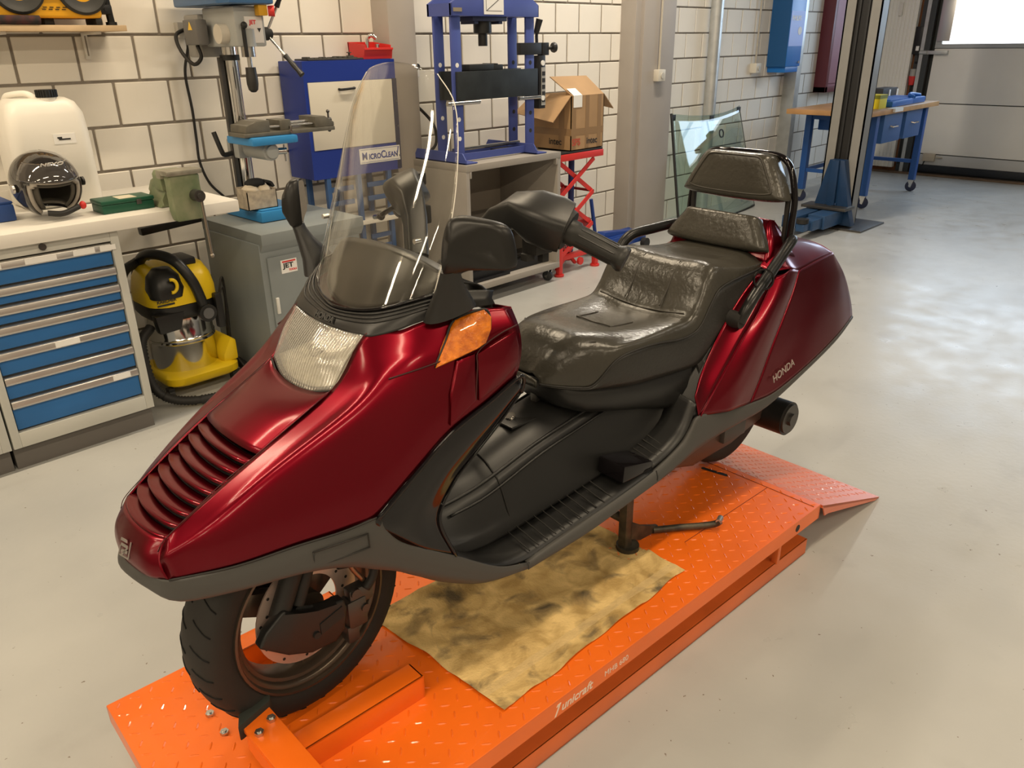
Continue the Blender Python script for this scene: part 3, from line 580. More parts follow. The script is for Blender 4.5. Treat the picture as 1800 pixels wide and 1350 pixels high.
# ---- handlebar
def sq(c, a, b, wa, wb, n=20, p=3.0):
    return [c+a*(wa*abs(cos(2*pi*i/n))**(2/p)*(1 if cos(2*pi*i/n) > 0 else -1))+b*(wb*abs(sin(2*pi*i/n))**(2/p)*(1 if sin(2*pi*i/n) > 0 else -1)) for i in range(n)]
for s, f_ in ((1, v), (-1, vm)):
    P = [f_(p) for p in [(.41,.06,.93),(.45,.115,.995),(.470,.155,1.040),(.480,.188,1.058),(.502,.220,1.048),(.528,.252,1.034),(.541,.270,1.026)]]
    W_ = [(.024,.022),(.025,.024),(.028,.027),(.034,.031),(.046,.041),(.048,.043),(.043,.040)]; rings = []
    for i, p in enumerate(P):
        d = (P[min(i+1, 6)]-P[max(i-1, 0)]).normalized(); a = Vector((1, 0, .25)); a = (a-d*a.dot(d)).normalized(); b = d.cross(a)
        rings.append(sq(p, a, b, *W_[i], 28, 5))
    h = B().loft(rings).o('handlebar_housing', BLKP, sc, ang=50)
    g0, g1 = f_((.541,.270,1.022)), f_((.598,.382,.968)); gd = (g1-g0).normalized()
    B().cyl(g0-gd*.012, g0+gd*.006, .044, .040, 20).o('switch_ring', BLKM, h)
    gp = B().lathe([(.0,.0),(.026,.0),(.026,.022),(.0225,.026),(.0215,.112),(.025,.118),(.0265,.126),(.024,.132),(0,.133)], g0, gd, 20)
    for k in range(10):
        t = 2*pi*k/10; a = gd.orthogonal().normalized(); b = gd.cross(a); q = (a*cos(t)+b*sin(t))*.0218
        gp.tube([g0+gd*.03+q, g0+gd*.108+q], .0016, 5)
    gp.o('grip', mat('grip_rubber', (.014,.014,.013), .45), sc, ang=45)
    sb = B().box(.50, .548, -s*.205-.022, -s*.205+.022, .968, 1.012, .005).box(.49, .512, -s*.20-.01, -s*.20+.01, .955, .97, .002).box(.522, .54, -s*.215-.008, -s*.215+.008, .95, .97, .002)
    sb.o('switch_box', BLKM, h)
    B().tube([f_(p) for p in [(.36,.03,.86),(.41,.06,.93)]], .03, 12).o('handlebar_stem', BLKM, sc)
B().tube([vm(p) for p in [(.50,.20,1.03),(.468,.25,1.0),(.462,.275,.985),(.50,.36,.965)]], .006, 8, smooth=20).sph(vm((.462,.272,.985)), .010).o('brake_lever', BLKG, sc)
B().box(.49, .555, .205, .255, 1.055, 1.085, .006).o('brake_reservoir', BLKP, sc)
# ---- mirrors
for s, f_ in ((1, v), (-1, vm)):
    base = [(.275,.215,.912),(.0,0,0)]
    st = B()
    rr = [((.268,.236,.905),.050,.026),((.262,.246,.935),.036,.024),((.252,.262,.965),.022,.020),((.247,.270,.985),.017,.016),((.245,.275,.998),.016,.015)]
    st.loft([sq(f_(c_), Vector((.93, -s*.25, .25)).normalized(), Vector((.1, -s*1, 0)).normalized(), a, b, 18, 2.4) for c_, a, b in rr])
    st.o('mirror_stalk', BLKP, sc, ang=50)
    outl = [(.268,.990),(.266,1.02),(.272,1.062),(.283,1.088),(.300,1.094),(.34,1.090),(.375,1.084),(.393,1.072),(.402,1.045),(.405,1.018),(.398,1.005),(.36,1.002),(.315,.999),(.285,.990)]
    outl = [(.268+(y-.268)*.75, z) for y, z in outl]; n = len(outl); dn_ = [tuple(cr([outl[(i+k-1) % n]+(0,) for k in range(4)], 1+j/3)[:2]) for i in range(n) for j in range(3)]
    cy, czz = .317, 1.045; rings = []
    for d, k in ((.018, .93), (.020, .97), (.017, 1.0), (.008, .995), (-.002, .95), (-.008, .82), (-.011, .4)):
        rings.append([f_((.234+(y-.268)*.62+d, cy+(y-cy)*k, czz+(z-czz)*k)) for y, z in dn_])
    mo = B().loft(rings).o('mirror', mat('mirror_black', (.010,.0095,.009), .36, 0, .4, 0), sc, ang=60)
    B().add([f_((.234+(y-.268)*.62+.0215, cy+(y-cy)*.88, czz+(z-czz)*.88)) for y, z in dn_], [tuple(range(len(dn_)))]).o('mirror_glass', CHROME, mo, smooth=False)

# ---- front wheel, steered slightly to the left
WM = Matrix.Translation((0, 0, .256)) @ Matrix.Rotation(radians(8), 4, 'Z')
def wv(p): return WM @ Vector((p[0], -p[1], p[2]))
wax = WM.to_3x3() @ Vector((0, -1, 0)); wc = WM.translation
tyre = B().lathe([(.184,-.046),(.188,-.050),(.205,-.056),(.222,-.0565),(.238,-.052),(.249,-.040),(.2555,-.022),(.2575,0),(.2555,.022),(.249,.040),(.238,.052),(.222,.0565),(.205,.056),(.188,.050),(.184,.046)], wc, wax, 64).o('front_tyre', RUBB, sc, ang=60)
gr = B()
for k in range(30):
    t = 2*pi*k/30
    for s in (-1, 1):
        P = []
        for (dt, y, r) in ((0, .008, .2572), (.035, .022, .2558), (.085, .040, .2492), (.11, .050, .241)):
            a = t+dt*s*.9+(.1 if s < 0 else 0); P.append(wv((r*cos(a), y*s, r*sin(a))))
        gr.tube(P, .0016, 5, smooth=8)
tag(gr.o('tread_groove', mat('groove_black', (.003,.003,.003), .9), tyre, ang=180), kind='stuff')
rim = B().lathe([(.191,.050),(.1895,.0555),(.184,.0555),(.1815,.051),(.1805,.045),(.1735,.0435),(.1705,.040),(.169,.033),(.162,.031),(.158,.024),(.155,.012),(.155,-.020),(.170,-.040),(.182,-.050),(.1895,-.0545),(.192,-.050),(.188,-.044),(.178,-.042),(.163,-.022),(.163,.016),(.178,.042),(.188,.044),(.191,.050)], wc, wax, 56)
rim.cyl(wc-wax*.04, wc+wax*.04, .036, n=24)
for k in range(3):
    a = 2*pi*k/3+.55; d = WM.to_3x3() @ Vector((cos(a), 0, sin(a))); e = WM.to_3x3() @ Vector((-sin(a), 0, cos(a)))
    rim.add([wc+d*r+e*w_*sg+wax*h for r, w_ in ((.025, .030), (.156, .024)) for sg in (-1, 1) for h in (-.016, .012)], [(0,1,3,2),(4,6,7,5),(0,4,5,1),(2,3,7,6),(1,5,7,3),(0,2,6,4)], bev=.004)
rim.o('front_rim', RIM, sc, ang=40)
dsc = B().lathe([(.075,.030),(.128,.030),(.128,.034),(.075,.034),(.075,.030)], wc, wax, 48).o('brake_disc', DISC, sc, ang=40)
hl_ = B()
for k in range(36):
    a = 2*pi*k/36; r = (.092, .105, .118)[k % 3]; p = wv((r*cos(a), .0335, r*sin(a))); hl_.cyl(p, p+wax*.0012, .0036, n=8)
hl_.o('disc_hole', BLKM, dsc)
fc = [(-.134,.258),(-.117,.284),(-.071,.319),(-.035,.285),(.0,.272),(.045,.279),(.062,.276),(.068,.25),(.057,.198),(.034,.177),(-.024,.181),(-.076,.206)]
fk = B().prism([(x, z) for x, z in fc], -.088, -.060, 'xz', .007, seg=3).o('fork_cover', BLKP, sc, ang=45)
B().prism([(.0,.245),(.055,.262),(.058,.235),(.0,.218)], -.090, -.087, 'xz').cyl((-.01,-.087,.222), (-.01,-.092,.222), .008, n=14).o('cover_rib', BLKM, fk)
b_ = B()
for y in (.062, -.075):
    b_.cyl(v((-.075, y, .29)), v((.03, y*.9, .50)), .021, n=14).cyl(v((-.03, y, .30)), v((.06, y*.9, .50)), .014, n=14)
b_.o('front_fork', BLKM, sc)
B().prism([(-.09,.27),(-.06,.30),(.05,.27),(.03,.20),(-.05,.20)], .060, .085, 'xz', .006).o('fork_cover', BLKP, sc)
ca = B().box(.075, .125, -.074, -.036, .17, .245, .010).box(.085, .145, -.070, -.040, .225, .27, .008).cyl((.10,-.075,.26), (.10,-.066,.26), .012, n=12).cyl((.118,-.078,.215), (.118,-.07,.215), .010, n=12).box(.07, .10, -.072, -.04, .135, .18, .006)
ca.o('brake_caliper', DARKST, sc)
B().tube([v(p) for p in [(.07,.06,.345),(.115,.068,.335),(.150,.070,.315),(.145,.072,.285),(.125,.072,.262)]], .010, 8, smooth=24).o('brake_hose', BLKM, sc, ang=180)
B().tube([v(p) for p in [(.09,.058,.40),(.10,.060,.33),(.125,.062,.28)]], .006, 8, smooth=16).o('brake_pipe', mat('copper_pipe', (.30,.17,.10), .35, .8), sc, ang=180)
# inner front structure, dark
B().loft([ring(-.22,.08,.50,.475), ring(-.05,.13,.60,.46), ring(.12,.17,.70,.42), ring(.25,.18,.75,.36)]).o('inner_fender', BLKM, sc)
# ---- rear wheel and drive
rwc = Vector((1.585, 0, .245))
B().lathe([(.128,-.048),(.16,-.057),(.20,-.060),(.218,-.050),(.229,-.028),(.232,0),(.229,.028),(.218,.050),(.20,.060),(.16,.057),(.128,.048)], rwc, (0,-1,0), 56).o('rear_tyre', RUBB, sc, ang=60)
B().lathe([(.0,.02),(.05,.03),(.10,.024),(.128,.046),(.132,.042),(.12,.02),(.12,-.02),(.132,-.042),(.128,-.046),(.10,-.024),(.05,-.03),(0,-.02)], rwc, (0,-1,0), 40).o('rear_rim', mat('grey_rim', (.16,.16,.165), .4, .6), sc, ang=40)
B().prism([(1.12,.20),(1.25,.16),(1.45,.17),(1.66,.20),(1.70,.25),(1.66,.30),(1.3,.30),(1.12,.28)], -.145, -.075, 'xz', .012, seg=3).o('transmission_case', mat('case_bronze', (.075,.052,.042), .4, .4), sc)
B().box(1.38, 1.50, -.162, -.14, .195, .245, .006).o('case_box', GREYP, sc)
B().cyl((1.675,-.08,.205), (1.675,-.215,.205), .058, n=28).o('axle_drum', BLKP, sc)
B().cyl((1.675,-.215,.205), (1.675,-.222,.205), .050, n=28).cyl((1.675,-.222,.205), (1.675,-.232,.205), .022, n=8).o('drum_cap', DARKST, sc)
B().cyl((1.3, .14, .22), (1.9, .20, .27), .06, .065, n=24).o('muffler', DARKST, sc)
B().tube([v(p) for p in [(.915,.12,.20),(.96,.13,.215),(1.02,.135,.235),(1.06,.13,.28),(1.07,.125,.32)]], .009, 8, smooth=20).o('stand_cable', BLKM, sc, ang=180)
# ---- engine / underbody
B().loft([ring(.55,.13,.29,.20), ring(.75,.14,.31,.19), ring(1.0,.13,.36,.2), ring(1.25,.11,.42,.22)]).o('engine_block', BLKM, sc)
# ---- centre stand
STM = mat('stand_worn', (.035,.032,.028), .5, .5, col2=(.10,.085,.06), vscale=30)
stn = B()
for s in (1, -1):
    stn.box(.930, .960, -s*.135-.014, -s*.135+.014, .010, .235, .003)
    stn.cyl((.955, -s*.138, .001), (.955, -s*.138, .014), .034, n=20)
stn.cyl((.945, -.135, .10), (.945, .135, .10), .014, n=12).cyl((.945, -.14, .225), (.945, .14, .225), .014, n=12)
so = stn.o('centre_stand', STM, sc)
B().prism([(.955,.095),(1.00,.060),(1.08,.028),(1.08,.008),(1.0,.012),(.955,.035)], -.150, -.140, 'xz', .002).tube([v(p) for p in [(1.06,.147,.018),(1.13,.19,.016),(1.19,.235,.017),(1.215,.26,.024),(1.222,.272,.036)]], .0105, 10, smooth=24).o('stand_lever', STM, so)
B().cyl(v((1.213,.272,.036)), v((1.240,.262,.036)), .009, n=10).o('lever_tip', mat('worn_steel', (.4,.38,.36), .4, .8), so)
sp = [v((.975+.008*cos(t*1.3), .112+.008*sin(t*1.3), .12+t*.0016)) for t in range(0, 60)]
B().tube(sp, .0022, 6).o('stand_spring', STEEL, so, ang=180)
# side stand bracket behind seat-latch
B().box(.715, .735, .0, .02, .50, .545, .003).o('seat_latch', DARKST, sc)
B().box(.63, .72, .145, .19, .33, .37, .008).o('right_peg', BLKM, sc)
# ================================================================== LIFT TABLE
LO = (SCO[0], SCO[1], 0)
lt = thing('motorcycle_lift', 'low orange tread plate motorcycle lift table under the red scooter', 'lift', LO, SRZ)
PX0, PX1, PY0, PY1, PZ = -.366, 1.583, -.278, .408, .18     # my frame: +y towards the camera
ORW = mat('orange_worn', (.66, .14, .030), .42, var=.1, vscale=8)
b = B().box(PX0, PX1, -PY1, -PY0, PZ-.006, PZ, .002)
b.box(PX0, PX1, -PY1, -PY1+.006, PZ-.05, PZ-.003).box(PX0, PX1, -PY0-.006, -PY0, PZ-.05, PZ-.003).box(PX0, PX0+.006, -PY1, -PY0, PZ-.05, PZ-.003).box(PX1-.006, PX1, -PY1, -PY0, PZ-.05, PZ-.003)
plat = b.o('platform', ORANGE, lt, ang=30)
def tread(x0, x1, y0, y1, f, step=.050):
    tb = B(); i = 0; x = x0
    while x < x1:
        y = y0; j = 0
        while y < y1:
            a = radians(35) if (i+j) % 2 else radians(-55)
            L_, W_, H_ = .0125, .0028, .0016; ca_, sa_ = cos(a), sin(a)
            P = [(-L_,0,0),(-L_*.5,-W_,0),(L_*.5,-W_,0),(L_,0,0),(L_*.5,W_,0),(-L_*.5,W_,0),(-L_*.55,0,H_),(L_*.55,0,H_)]
            tb.add([f(x+p[0]*ca_-p[1]*sa_, y+p[0]*sa_+p[1]*ca_, p[2]) for p in P], [(0,1,6),(1,2,7,6),(2,3,7),(3,4,7),(4,5,6,7),(5,0,6)])
            y += step*.72; j += 1
        x += step*.72; i += 1
    return tb
tag(tread(PX0+.02, PX1-.02, PY0+.02, PY1-.015, lambda x, y, z: (x, -y, PZ+z)).o('tread_pattern', ORANGE, plat, smooth=False, normals=True), kind='stuff')
sm_ = B().box(1.10, 1.553, -.2365, -.2345, PZ-.002, PZ+.0006).box(1.553, 1.5555, -.40, .278, PZ-.002, PZ+.0008)
sm_.o('plate_seam', mat('seam_rust', (.16,.02,.004), .7), plat, smooth=False)
B().prism([(1.508+.008*cos(t*pi/8), -.015+.008*sin(t*pi/8)) for t in range(-1, 9)]+[(1.524+.008*cos(t*pi/8), -.095+.008*sin(t*pi/8)) for t in range(8, 17)], PZ-.001, PZ+.0008, 'xy').o('slot', BLKM, plat, smooth=False)
B().cyl((1.447, -PY1+.002, PZ-.027), (1.447, -PY1-.0008, PZ-.027), .012, n=20).o('side_hole', BLKM, plat)
# base frame
bb = B()
for y in (PY1-.012, PY0+.052):
    bb.box(-.34, 1.553, -y, -y+.004, .004, .058, .001).box(-.34, 1.553, -y, -y+.040, .054, .058).box(-.34, 1.553, -y, -y+.040, .004, .008)
bb.box(-.34, -.30, -PY1+.02, -PY0-.02, .004, .058, .002).box(1.50, 1.545, -PY1+.02, -PY0-.02, .008, .05, .002)
bb.o('base_frame', ORW, lt, ang=30)
ar = B()
for y in (.30, -.17):
    ar.prism([(-.25,.050),(-.25,.075),(1.30,.125),(1.30,.10)], -y, -y+.012, 'xz').prism([(-.25,.10),(-.25,.125),(1.30,.075),(1.30,.050)], -y+.014, -y+.026, 'xz')
ar.o('scissor_arm', ORW, lt, smooth=False)
B().box(1.36, 1.376, -.40, -.38, .056, .135, .002).o('support_post', ORW, lt)
B().cyl((.3, 0, .09), (1.0, 0, .09), .03).o('hydraulic_cylinder', BLKM, lt)
# ramp
rp0, rp1 = (1.602, .168), (2.062, .006)
rb = B().prism([rp0, rp1, (2.055, .002), (1.60, .158)], -PY1, -PY0, 'xz').prism([(1.60,.168),(2.06,.006),(2.03,.004),(1.65,.118),(1.625,.120)], -PY1, -PY1+.004, 'xz')
ramp = rb.o('ramp', mat('ramp_orange', (.66,.135,.045), .26, 0, .6, .3), lt, smooth=False)
sl = (rp1[1]-rp0[1])/(rp1[0]-rp0[0]); 
tag(tread(1.62, 2.05, PY0+.02, PY1-.015, lambda x, y, z: (x-z*sl, -y, rp0[1]+(x-rp0[0])*sl+z), .048).o('tread_pattern', MATS['ramp_orange'], ramp, smooth=False), kind='stuff')
B().cyl((1.592, -PY1+.01, .160), (1.592, -PY0-.01, .160), .008, n=10).o('ramp_hinge', ORW, lt)
# wheel chock rails and clamp
for (y0, y1) in ((.142, .195), (-.215, -.162)):
    ck = B().box(-.12, .178, -y1, -y1+.004, PZ, PZ+.062, .001).box(-.12, .178, -y1, -y0, PZ+.058, PZ+.062, .001).box(-.12, .178, -y0-.004, -y0, PZ, PZ+.030, .001)
    ck.box(.174, .178, -y1, -y0, PZ, PZ+.062)
    ck.o('chock_rail', ORANGE, lt, ang=30)
arm = B()
arm.prism([(-.200,-.105),(-.135,-.085),(-.128,-.40),(-.193,-.40)], PZ+.098, PZ+.110, 'xy', .002).box(-.199, -.193, -.395, -.115, PZ+.06, PZ+.102).box(-.19, -.13, -.40, -.385, PZ+.001, PZ+.10, .002)
arm.o('clamp_arm', ORANGE, lt, ang=30)
B().prism([(-.212,-.112),(-.130,-.088),(-.118,-.062),(-.195,-.078)], PZ+.085, PZ+.125, 'xy', .006).o('clamp_pad', mat('pad_rubber', (.022,.026,.022), .6), lt)
for (x, y, z) in [(-.182,.142,PZ+.110),(-.148,.125,PZ+.110),(-.202,-.017,PZ),(-.204,-.089,PZ)]:
    bt = B().cyl((x, -y, z), (x, -y, z+.008), .0095, n=6).cyl((x, -y, z+.008), (x, -y, z+.011), .005, n=10)
    bt.o('bolt', STEEL, lt, ang=30)
pe = B().box(-.50, -.42, -.24, -.215, .05, .062, .002, M=Matrix.Rotation(radians(-14), 4, 'Z')); pe.o('pedal', ORW, lt)
TXT = mat('print_white', (.78,.62,.50), .5)
text('maker_lettering', 'unicraft', .034, TXT, plat, FACE_S(.402, -PY1-.0006, PZ-.040), .0002, shear=.25, bold=.0006)
B().prism([(.381,PZ-.046),(.386,PZ-.046),(.402,PZ-.014),(.391,PZ-.014),(.387,PZ-.020),(.394,PZ-.020)], -PY1-.0008, -PY1, 'xz').o('maker_mark', TXT, plat, smooth=False)
text('model_lettering', 'MHB 680', .023, TXT, plat, FACE_S(.550, -PY1-.0006, PZ-.036), .0002)

# ================================================================== TOWEL on the platform
def towel_mat():
    m = bpy.data.materials.new('stained_towel'); m.use_nodes = True; nt = m.node_tree; N = nt.nodes; L = nt.links; b = N['Principled BSDF']; b.inputs['Roughness'].default_value = .95; b.inputs['Specular IOR Level'].default_value = .1
    tc = N.new('ShaderNodeTexCoord')
    def nz(s, d=5, dist=0):
        n = N.new('ShaderNodeTexNoise'); n.inputs['Scale'].default_value = s; n.inputs['Detail'].default_value = d; n.inputs['Distortion'].default_value = dist; L.new(tc.outputs['Object'], n.inputs['Vector']); return n
    def rp(src, p0, p1, c0, c1):
        r = N.new('ShaderNodeValToRGB'); e = r.color_ramp.elements; e[0].position = p0; e[1].position = p1; e[0].color = (*c0, 1); e[1].color = (*c1, 1); L.new(src, r.inputs['Fac']); return r
    base = rp(nz(13, 8, .6).outputs['Fac'], .36, .62, (.42,.28,.105), (.74,.53,.23))
    st = rp(nz(11, 9, .7).outputs['Fac'], .52, .70, (0,0,0), (.95,.95,.95))
    mx = N.new('ShaderNodeMixRGB'); mx.inputs[2].default_value = (.12,.095,.06,1); L.new(st.outputs[0], mx.inputs[0]); L.new(base.outputs[0], mx.inputs[1])
    # woven border bands
    sep = N.new('ShaderNodeSeparateXYZ'); L.new(tc.outputs['Object'], sep.inputs[0])
    ad = N.new('ShaderNodeMath'); ad.operation = 'ADD'; ad.inputs[1].default_value = .285; L.new(sep.outputs['Y'], ad.inputs[0])
    ab = N.new('ShaderNodeMath'); ab.operation = 'ABSOLUTE'; L.new(ad.outputs[0], ab.inputs[0])
    lt_ = N.new('ShaderNodeMath'); lt_.operation = 'LESS_THAN'; lt_.inputs[1].default_value = .012; L.new(ab.outputs[0], lt_.inputs[0])
    fm = N.new('ShaderNodeMath'); fm.operation = 'MULTIPLY'; fm.inputs[1].default_value = .55; L.new(lt_.outputs[0], fm.inputs[0])
    m2 = N.new('ShaderNodeMixRGB'); m2.inputs[2].default_value = (.60,.44,.22,1); L.new(fm.outputs[0], m2.inputs[0]); L.new(mx.outputs[0], m2.inputs[1])
    L.new(m2.outputs[0], b.inputs['Base Color'])
    bp = N.new('ShaderNodeBump'); bp.inputs['Strength'].default_value = .6; bp.inputs['Distance'].default_value = .004; L.new(nz(160, 3).outputs['Fac'], bp.inputs['Height']); L.new(bp.outputs[0], b.inputs['Normal'])
    return m
tw = B(); g = []
n1, n2 = 70, 50
from mathutils import noise as mnoise
for j in range(n2+1):
    r = []
    for i in range(n1+1):
        s, t = i/n1, j/n2
        near = Vector((.28+(.986-.28)*s, .352-.031*s)); far = Vector((.235+(.975-.235)*s, -.125+.02*s))
        p = near.lerp(far, t)
        p.x += .012*mnoise.noise(Vector((s*3, t*5, 1)))*(1 if 0 < i < n1 else .8); p.y += .008*mnoise.noise(Vector((s*6, t*3, 4)))
        h = .004+.010*max(0, mnoise.noise(Vector((p.x*8+p.y*4, p.y*11, 0))))+.006*max(0, mnoise.noise(Vector((p.x*20+p.y*9, p.y*18, 5))))
        if (p.x-.955)**2+(p.y-.138)**2 < .06**2: h = .0
        r.append(Vector((p.x, -p.y, PZ+.0008+h)))
    g.append(r)
tow = tw.grid(g).o('towel', towel_mat(), ang=180, thick=.0)
tow.location = LO; tow.rotation_euler = (0, 0, SRZ)
tag(tow, 'yellow terry towel with dark oil stains spread on the orange lift', 'towel')
# ================================================================== WORKSHOP THINGS (world coordinates)
_o = B.o; _text = text
def _fix(ob, parent):
    if parent: ob.matrix_parent_inverse = parent.matrix_basis.inverted()
    return ob
def o_w(s, name, m, parent=None, **k): return _fix(_o(s, name, m, parent, **k), parent)
B.o = o_w
def text(name, body, size, m, parent, M, *a, **k): return _fix(_text(name, body, size, m, parent, M, *a, **k), parent)
INK = mat('ink', (.02,.02,.02), .6); LABR = mat('label_red', (.65,.03,.03), .5)

# ---- workbench with drawer cabinets
t = thing('workbench_top', 'white steel workbench top along the block wall', 'workbench', (.7, 3.7, .88))
B().box(-.4, 1.645, 3.30, 4.02, .88, .93, .004).box(-.4, 1.30, 4.0, 4.02, .93, .985, .003).o('worktop', WHITE, t)
B().box(-.38, -.34, 3.4, 3.98, 0, .88, .003).o('leg', GREYC, t)
def drawer_cab(x0, x1, label, parts=True):
    t = thing('drawer_cabinet', label, 'cabinet', ((x0+x1)/2, 3.6, 0), 0, 'drawer cabinets under the workbench')
    B().box(x0, x1, 3.372, 3.95, .098, .878, .003).box(x0, x0+.03, 3.33, 3.375, .098, .878, .002).box(x1-.032, x1, 3.33, 3.375, .098, .878, .002).box(x0+.03, x1-.032, 3.33, 3.375, .838, .878, .002).box(x0+.03, x1-.032, 3.33, 3.375, .098, .160, .002).o('body', GREYC, t, ang=30)
    B().box(x0, x1-.005, 3.36, 3.93, 0, .098).o('plinth', mat('plinth_grey', (.12,.11,.10), .7), t, smooth=False)
    zs = [.835,.738,.666,.591,.494,.394,.295,.164]
    lab = {0: [(.0,.09),(.17,.28),(.34,.42),(.44,.50)], 4: [(.20,.29)], 6: [(.38,.45)]}
    for i in range(7):
        zt, zb = zs[i]-.003, zs[i+1]+.005
        d = B().box(x0+.034, x1-.036, 3.342, 3.372, zb, zt-.034, .003).o('drawer', BLUE, t, ang=30)
        B().prism([(3.372,zt-.034),(3.332,zt-.034),(3.326,zt-.026),(3.330,zt-.004),(3.338,zt),(3.372,zt)], x0+.034, x1-.036, 'yz', .002).o('handle', ALU, d)
        for (a, c_) in (lab.get(i, []) if parts else []):
            B().box(x0+.034+a, x0+.034+c_, 3.3245, 3.327, zt-.027, zt-.006).o('label_strip', PAPER, d, smooth=False)
    B().cyl((x0+.275, 3.331, .860), (x0+.275, 3.322, .860), .013, n=20).o('lock', DARKST, t)
    return t
drawer_cab(.574, 1.128, 'grey cabinet with seven blue drawers under the white workbench top')
drawer_cab(.012, .566, 'grey drawer cabinet under the bench, far end beside the seven blue drawers', False)

# ---- jerrycan
t = thing('jerrycan', 'white translucent plastic jerrycan with black cap on the workbench', 'canister', (1.08, 3.83, .93))
JC = mat('milky_plastic', (.80,.77,.70), .38, 0, .5, var=.03)
def rr(x0, x1, y0, y1, z, r=.04, n=6):
    P = []
    for (cx, cy, a) in ((x1-r, y1-r, 0), (x0+r, y1-r, 90), (x0+r, y0+r, 180), (x1-r, y0+r, 270)):
        for k in range(n): P.append(Vector((cx+r*cos(radians(a+90*k/(n-1))), cy+r*sin(radians(a+90*k/(n-1))), z)))
    return P
b = B().loft([rr(.945,1.225,3.72,3.95,.931,.05), rr(.93,1.24,3.705,3.965,.945,.05), rr(.93,1.24,3.705,3.965,1.22,.05), rr(.935,1.235,3.71,3.96,1.30,.05), rr(.955,1.215,3.725,3.945,1.345,.05), rr(.985,1.185,3.745,3.925,1.362,.04)])
b.o('body', JC, t, ang=60)
B().tube([(1.0,3.93,1.355),(1.01,3.90,1.372),(1.06,3.84,1.378),(1.09,3.80,1.35)], .013, 10, smooth=24).tube([(1.17,3.93,1.355),(1.17,3.92,1.372),(1.18,3.88,1.365)], .011, 8, smooth=12).o('handle', JC, t, ang=180)
B().cyl((1.115,3.765,1.345), (1.115,3.765,1.365), .036, n=20).o('neck', JC, t)
cp = B().cyl((1.115,3.765,1.365), (1.115,3.765,1.395), .038, n=24)
for k in range(24): cp.cyl((1.115+.038*cos(k*pi/12),3.765+.038*sin(k*pi/12),1.366), (1.115+.038*cos(k*pi/12),3.765+.038*sin(k*pi/12),1.394), .003, n=5)
cp.o('cap', BLKP, t)
lb = B().box(1.085, 1.17, 3.7035, 3.706, 1.185, 1.225).o('label', PAPER, t, smooth=False)
B().box(1.105, 1.150, 3.7025, 3.7038, 1.200, 1.206).box(1.10, 1.118, 3.7025, 3.7038, 1.206, 1.213).o('label_print', INK, lb, smooth=False)

# ---- helmet, opening towards the camera
t = thing('open_face_helmet', 'black open face motorcycle helmet with grey lining on workbench', 'helmet', (.965, 3.52, .931))
HC = Vector((.965, 3.52, 1.062)); Fd = Vector((.05, -1, -.12)).normalized(); Rd = Vector((1, .05, 0)).normalized(); Ud = Fd.cross(Rd)
def hpt(th, ph, k):   # th from up, ph around up measured from the front
    return HC+(Fd*(cos(ph)*sin(th)*.150)+Rd*(sin(ph)*sin(th)*.122)+Ud*(cos(th)*.128))*k
def shell(k, thmax, open_fn, name, m, par, thick):
    hb = B(); n, mm = 64, 36; V = []; F = []
    for j in range(mm+1):
        for i in range(n): V.append(hpt(max(.001, thmax*j/mm), 2*pi*i/n, k))
    for j in range(mm):
        for i in range(n):
            th = thmax*(j+.5)/mm; ph = 2*pi*(i+.5)/n; ph = ph-2*pi if ph > pi else ph
            if not open_fn(th, ph): F.append((j*n+i, (j+1)*n+i, (j+1)*n+(i+1) % n, j*n+(i+1) % n))
    hb.add(V, F); bmesh.ops.delete(hb.bm, geom=[q for q in hb.bm.verts if not q.link_faces], context='VERTS')
    return hb.o(name, m, par, ang=180, thick=thick)
opn = lambda th, ph: abs(ph) < 1.02 and th > 1.22+.25*(abs(ph)/1.02)**4
hs = shell(1.0, 2.62, opn, 'shell', mat('helmet_gloss', (.018,.016,.015), .08, 0, .5, 1.), t, .006)
shell(.955, 2.55, lambda th, ph: abs(ph) < .92 and th > 1.32+.2*(abs(ph)/.92)**4, 'lining', mat('lining_grey', (.33,.30,.26), .9), t, .012)
shell(.83, 2.5, lambda th, ph: abs(ph) < .70 and th > 1.45, 'inner_padding', mat('padding_dark', (.075,.068,.055), .95), t, .01)
shell(1.012, 1.30, lambda th, ph: not (abs(ph) < 1.25 and th > .72), 'visor_peak', mat('visor_smoke', (.05,.045,.042), .06, 0, .5, 1.), t, .003)
for s in (-1, 1):
    p = HC+Rd*s*.124+Fd*.03; B().cyl(p, p+Rd*s*.008, .017, n=20).o('visor_pivot', ALU if s < 0 else BLKP, t)
B().tube([HC+Rd*-.05+Fd*.11+Ud*-.085, HC+Fd*.125+Ud*-.09, HC+Rd*.07+Fd*.10+Ud*-.08], .011, 8, smooth=16).o('chin_strap', BLKM, t, ang=180)
B().sph(HC+Rd*.092+Fd*.085+Ud*-.08, (.013,.012,.016)).o('strap_buckle', REDP, t)
text('helmet_lettering', 'NEXO', .030, PAPER, t, frame(hpt(.80, .05, 1.02)-Rd*.05, Rd*.98+Fd*.0, (Ud*.72-Fd*-.69)), .0006, bold=.0005)
tag(B().box(.60, .845, 3.55, 3.80, .9305, .995, .01).box(.60, .845, 3.56, 3.79, .995, 1.005, .004).o('tool_case', mat('case_blue', (.02,.06,.22), .45), None), 'blue tool case lying on the workbench behind the black helmet', 'case')

